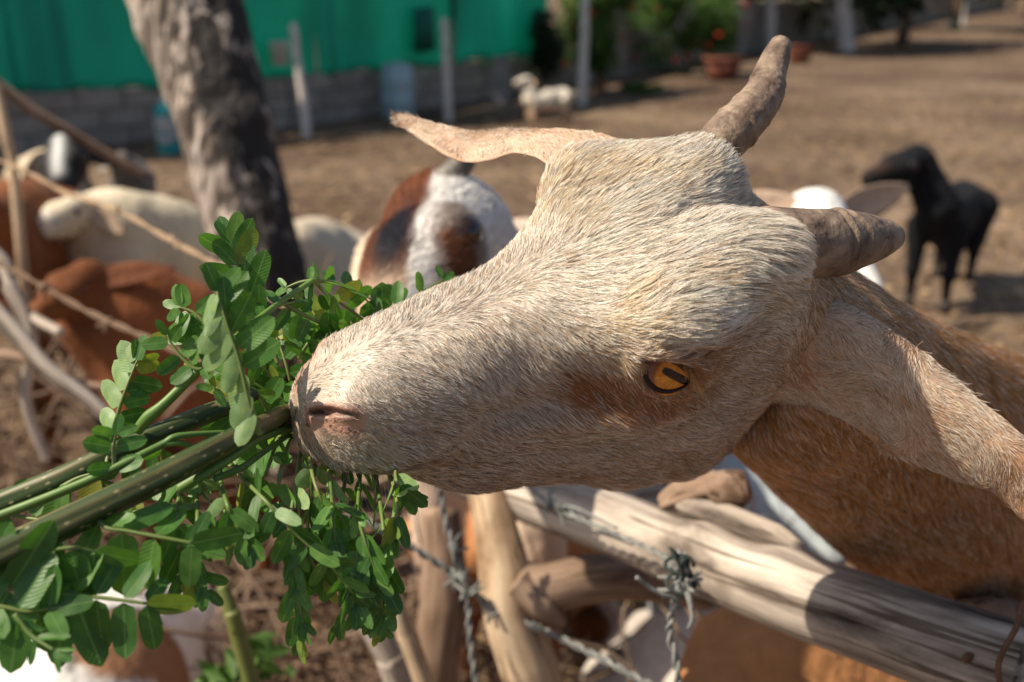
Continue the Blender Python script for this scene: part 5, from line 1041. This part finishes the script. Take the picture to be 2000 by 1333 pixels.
leaf(bA, [(552, 592, .474), (585, 612, .478), (625, 632, .485), (665, 658, .505)], 6, .0125, nv=(0, -1, .3), sides=(-1,), ang=112, droop=.5, wid=.95)
leaf(bA, [(552, 590, .474), (585, 610, .478), (625, 630, .485), (665, 656, .505)], 5, .0095, nv=(0, -.5, 1), sides=(1,), ang=50)
leaf(bA, [(612, 548, .487), (585, 552, .487), (560, 562, .487)], 2, .0100, nv=(0, -1, .8), ang=80)
leaf(bA, [(500, 625, .455), (540, 600, .468), (575, 590, .475)], 3, .0100, nv=(0, -.8, 1), sides=(1,), ang=60)
leaf(bA, [(410, 705, .432), (388, 722, .43), (362, 705, .43), (335, 672, .43), (328, 655, .43)], 5, .0105, nv=(-.3, -1, .6), ang=72, wid=1.25, m_=M_rachis)
leaf(bA, [(420, 690, .436), (405, 640, .436), (380, 612, .436), (350, 600, .436)], 6, .0118, nv=(-.3, -1, .7), ang=75, wid=1.25, droop=.25)
leaf(bA, [(455, 665, .44), (425, 640, .442), (395, 650, .445), (365, 665, .448)], 5, .0120, nv=(-.5, -.8, .8), ang=75, wid=1.1)
leaf(bA, [(415, 712, .43), (412, 735, .43), (420, 760, .43)], 2, .0110, nv=(0, -1, .2), ang=150, droop=.4)
# lower light stem and its forks
pet(bA, [(-40, 1022, .405), (60, 985, .405), (170, 940, .408), (250, 902, .412), (318, 868, .418), (350, 852, .42), (440, 845, .43)], [.0020, .0020, .0019, .0017, .0016, .0014, .0010])
pet(bA, [(318, 868, .418), (350, 866, .42), (385, 875, .425)], [.0014, .0012, .0008])
leaf(bA, [(225, 925, .41), (222, 880, .412), (226, 850, .413)], 3, .0115, nv=(.3, -1, .2), ang=75, wid=1.2, droop=0)
leaf(bA, [(318, 870, .424), (318, 905, .432), (322, 930, .435)], 3, .0110, nv=(.3, -1, .2), ang=60, wid=1.3)
leaf(bA, [(400, 850, .450), (425, 858, .452), (455, 850, .455), (500, 840, .462)], 4, .0125, nv=(0, -1, .5), ang=80, wid=1.25)
leaf(bA, [(120, 952, .42), (150, 935, .42), (180, 925, .42)], 2, .0235, nv=(.3, -1, .2), sides=(-1,), ang=115, wid=1.0, droop=.2, term=False)
leaf(bA, [(0, 1000, .42), (40, 1010, .42), (80, 1015, .418), (120, 1010, .418)], 3, .0165, nv=(0, -1, .6), ang=85, wid=1.1)
leaf(bA, [(190, 935, .43), (240, 950, .43), (300, 935, .433)], 3, .0140, nv=(0, -.9, .7), ang=80, wid=1.1)
# front stem: small petioles running beside it towards the mouth
pet(bB, [(350, 955, .418), (400, 925, .420), (450, 895, .428), (500, 862, .445), (556, 838, .475), (600, 820, .50)], [.0024, .0024, .0020, .0018, .0017, .0015])
pet(bB, [(420, 935, .420), (470, 915, .430), (520, 880, .450), (565, 850, .48)], [.0016, .0015, .0013, .0011])
# under the stem: big backlit leaves, lower left
leaf(bB, [(-10, 1120, .372), (40, 1148, .372), (110, 1160, .372), (190, 1168, .374), (285, 1180, .378)], 6, .0235, nv=(.1, -1, .15), sides=(-1,), ang=68, wid=.92, droop=.35, start=.35, m_=M_rachis)
leaf(bB, [(-10, 1118, .374), (40, 1146, .374), (110, 1158, .374), (190, 1166, .376), (285, 1178, .380)], 6, .0185, nv=(.1, -.35, 1.2), sides=(1,), ang=58, wid=.9, droop=-.1, start=.35)
leaf(bB, [(185, 1000, .39), (205, 1030, .385), (250, 1038, .385), (310, 1050, .385), (375, 1062, .387)], 4, .0240, nv=(.1, -1, .1), sides=(-1,), ang=82, wid=1.05, droop=.4)
leaf(bB, [(185, 1000, .392), (205, 1028, .387), (250, 1036, .387), (310, 1048, .388), (375, 1060, .390)], 4, .0180, nv=(0, -.4, 1.1), sides=(1,), ang=55, wid=.9)
leaf(bB, [(60, 1085, .375), (100, 1075, .375), (150, 1070, .376), (185, 1078, .378)], 3, .0215, nv=(.2, -1, .1), sides=(-1,), ang=85, wid=1.15, droop=.5)
leaf(bB, [(-60, 1125, .37), (-10, 1140, .37), (30, 1152, .37), (60, 1158, .37)], 3, .0240, nv=(.1, -.9, .6), ang=70, wid=1.0)
leaf(bB, [(-50, 1180, .365), (0, 1185, .365), (50, 1195, .366), (95, 1190, .368)], 3, .0200, nv=(.1, -.8, .8), ang=65, wid=1.0)
leaf(bB, [(30, 1200, .36), (60, 1240, .358), (105, 1270, .355)], 3, .0100, nv=(.9, -.6, .1), ang=40, wid=.5)
leaf(bB, [(378, 905, .450), (383, 958, .432), (386, 1010, .40), (382, 1060, .40), (388, 1110, .40), (400, 1150, .40)], 7, .0115, nv=(.2, -1, .1), ang=38, wid=.9, droop=.5)
leaf(bB, [(342, 920, .436), (350, 960, .424), (345, 1010, .40), (352, 1060, .40), (360, 1120, .40)], 5, .0150, nv=(.3, -1, .2), ang=45, wid=1.1, droop=.5)
leaf(bB, [(418, 885, .462), (430, 935, .438), (442, 980, .405), (460, 1020, .405), (485, 1065, .405)], 7, .0120, nv=(.2, -1, .1), ang=40, wid=1.0, droop=.5)
leaf(bB, [(335, 930, .432), (330, 985, .435), (300, 990, .42), (260, 1000, .418)], 2, .0130, nv=(0, -.7, .8), ang=75, wid=1.1)
leaf(bB, [(385, 905, .450), (400, 970, .432), (440, 1000, .41), (455, 1060, .41)], 4, .0135, nv=(-.2, -1, .1), ang=50, wid=1.1, droop=.4)
# long leaf crossing down to the lower right, with the hanging mass under the lips
leaf(bB, [(440, 890, .458), (470, 930, .432), (520, 980, .41), (580, 1045, .412), (640, 1100, .415), (690, 1160, .42)], 9, .0130, nv=(.1, -1, .1), ang=72, wid=.85, droop=.55, start=.12)
leaf(bB, [(560, 1010, .415), (575, 1070, .415), (580, 1140, .415), (590, 1215, .415)], 6, .0115, nv=(.6, -1, 0), ang=26, wid=.75, droop=.6)
leaf(bB, [(690, 1120, .42), (682, 1150, .42), (668, 1190, .42), (655, 1220, .42)], 4, .0105, nv=(.8, -1, 0), ang=22, wid=.6, droop=.6)
hang = [(590, 880, 560, 1060), (620, 900, 600, 1100), (650, 915, 632, 1130), (680, 920, 672, 1120), (705, 915, 700, 1175), (730, 915, 745, 1190), (755, 918, 765, 1040), (775, 912, 790, 960), (640, 900, 655, 1060), (600, 880, 640, 1000), (570, 860, 545, 980), (545, 860, 500, 960), (695, 1000, 735, 1120), (735, 1090, 742, 1215), (580, 1100, 583, 1245)]
for k, (x0, y0, x1, y1) in enumerate(hang):
    d0 = .445-.002*(k % 5) if y0 < 950 else .425; d1 = .425+.008*(k % 4); n_ = max(4, int(abs(y1-y0)/30)); mid = ((x0+x1)/2+rl.normal(0, 10), (y0+y1)/2, (d0+d1)/2)
    y0 = y0-12 if y0 < 950 else y0; leaf(bB, [(x0, y0, d0+(.046 if y0 < 950 else .006)), mid, (x1, y1, d1)], n_, .0152 if k % 3 else .0135, nv=(rl.uniform(-.6, .5), -1, rl.uniform(-.1, .3)), ang=34+rl.uniform(0, 16), wid=.85, droop=.55, start=.04)
# dense mass behind and left of the nose
mass = [(540, 830, 470, 740), (560, 800, 500, 690), (575, 780, 540, 660), (560, 790, 480, 800), (585, 700, 620, 660), (530, 770, 440, 720), (600, 690, 640, 610), (520, 830, 430, 830), (570, 840, 500, 900), (610, 700, 670, 650), (590, 720, 610, 640)]
for k, (x0, y0, x1, y1) in enumerate(mass):
    d0 = .485+.010*(k % 4); d1 = d0-.010+.010*(k % 3) if x1 > 560 else d0-.02+.010*(k % 3); leaf(bA, [(x0, y0, d0), ((x0+x1)/2+rl.normal(0, 8), (y0+y1)/2-8, d0-.004), (x1, y1, d1)], 5, .0140, nv=(rl.uniform(-.5, .5), -1, rl.uniform(0, .9)), ang=56+rl.uniform(-10, 14), wid=1.05, droop=.05)
leaf(bA, [(720, 640, .52), (760, 610, .525), (810, 580, .53), (865, 548, .54)], 4, .0120, nv=(0, -1, .5), ang=60, wid=1.15, sides=(1, -1), rr=.0016)
leaf(bA, [(700, 650, .53), (745, 620, .535), (775, 595, .54)], 3, .0150, nv=(0, -1, .3), ang=70, wid=1.2)
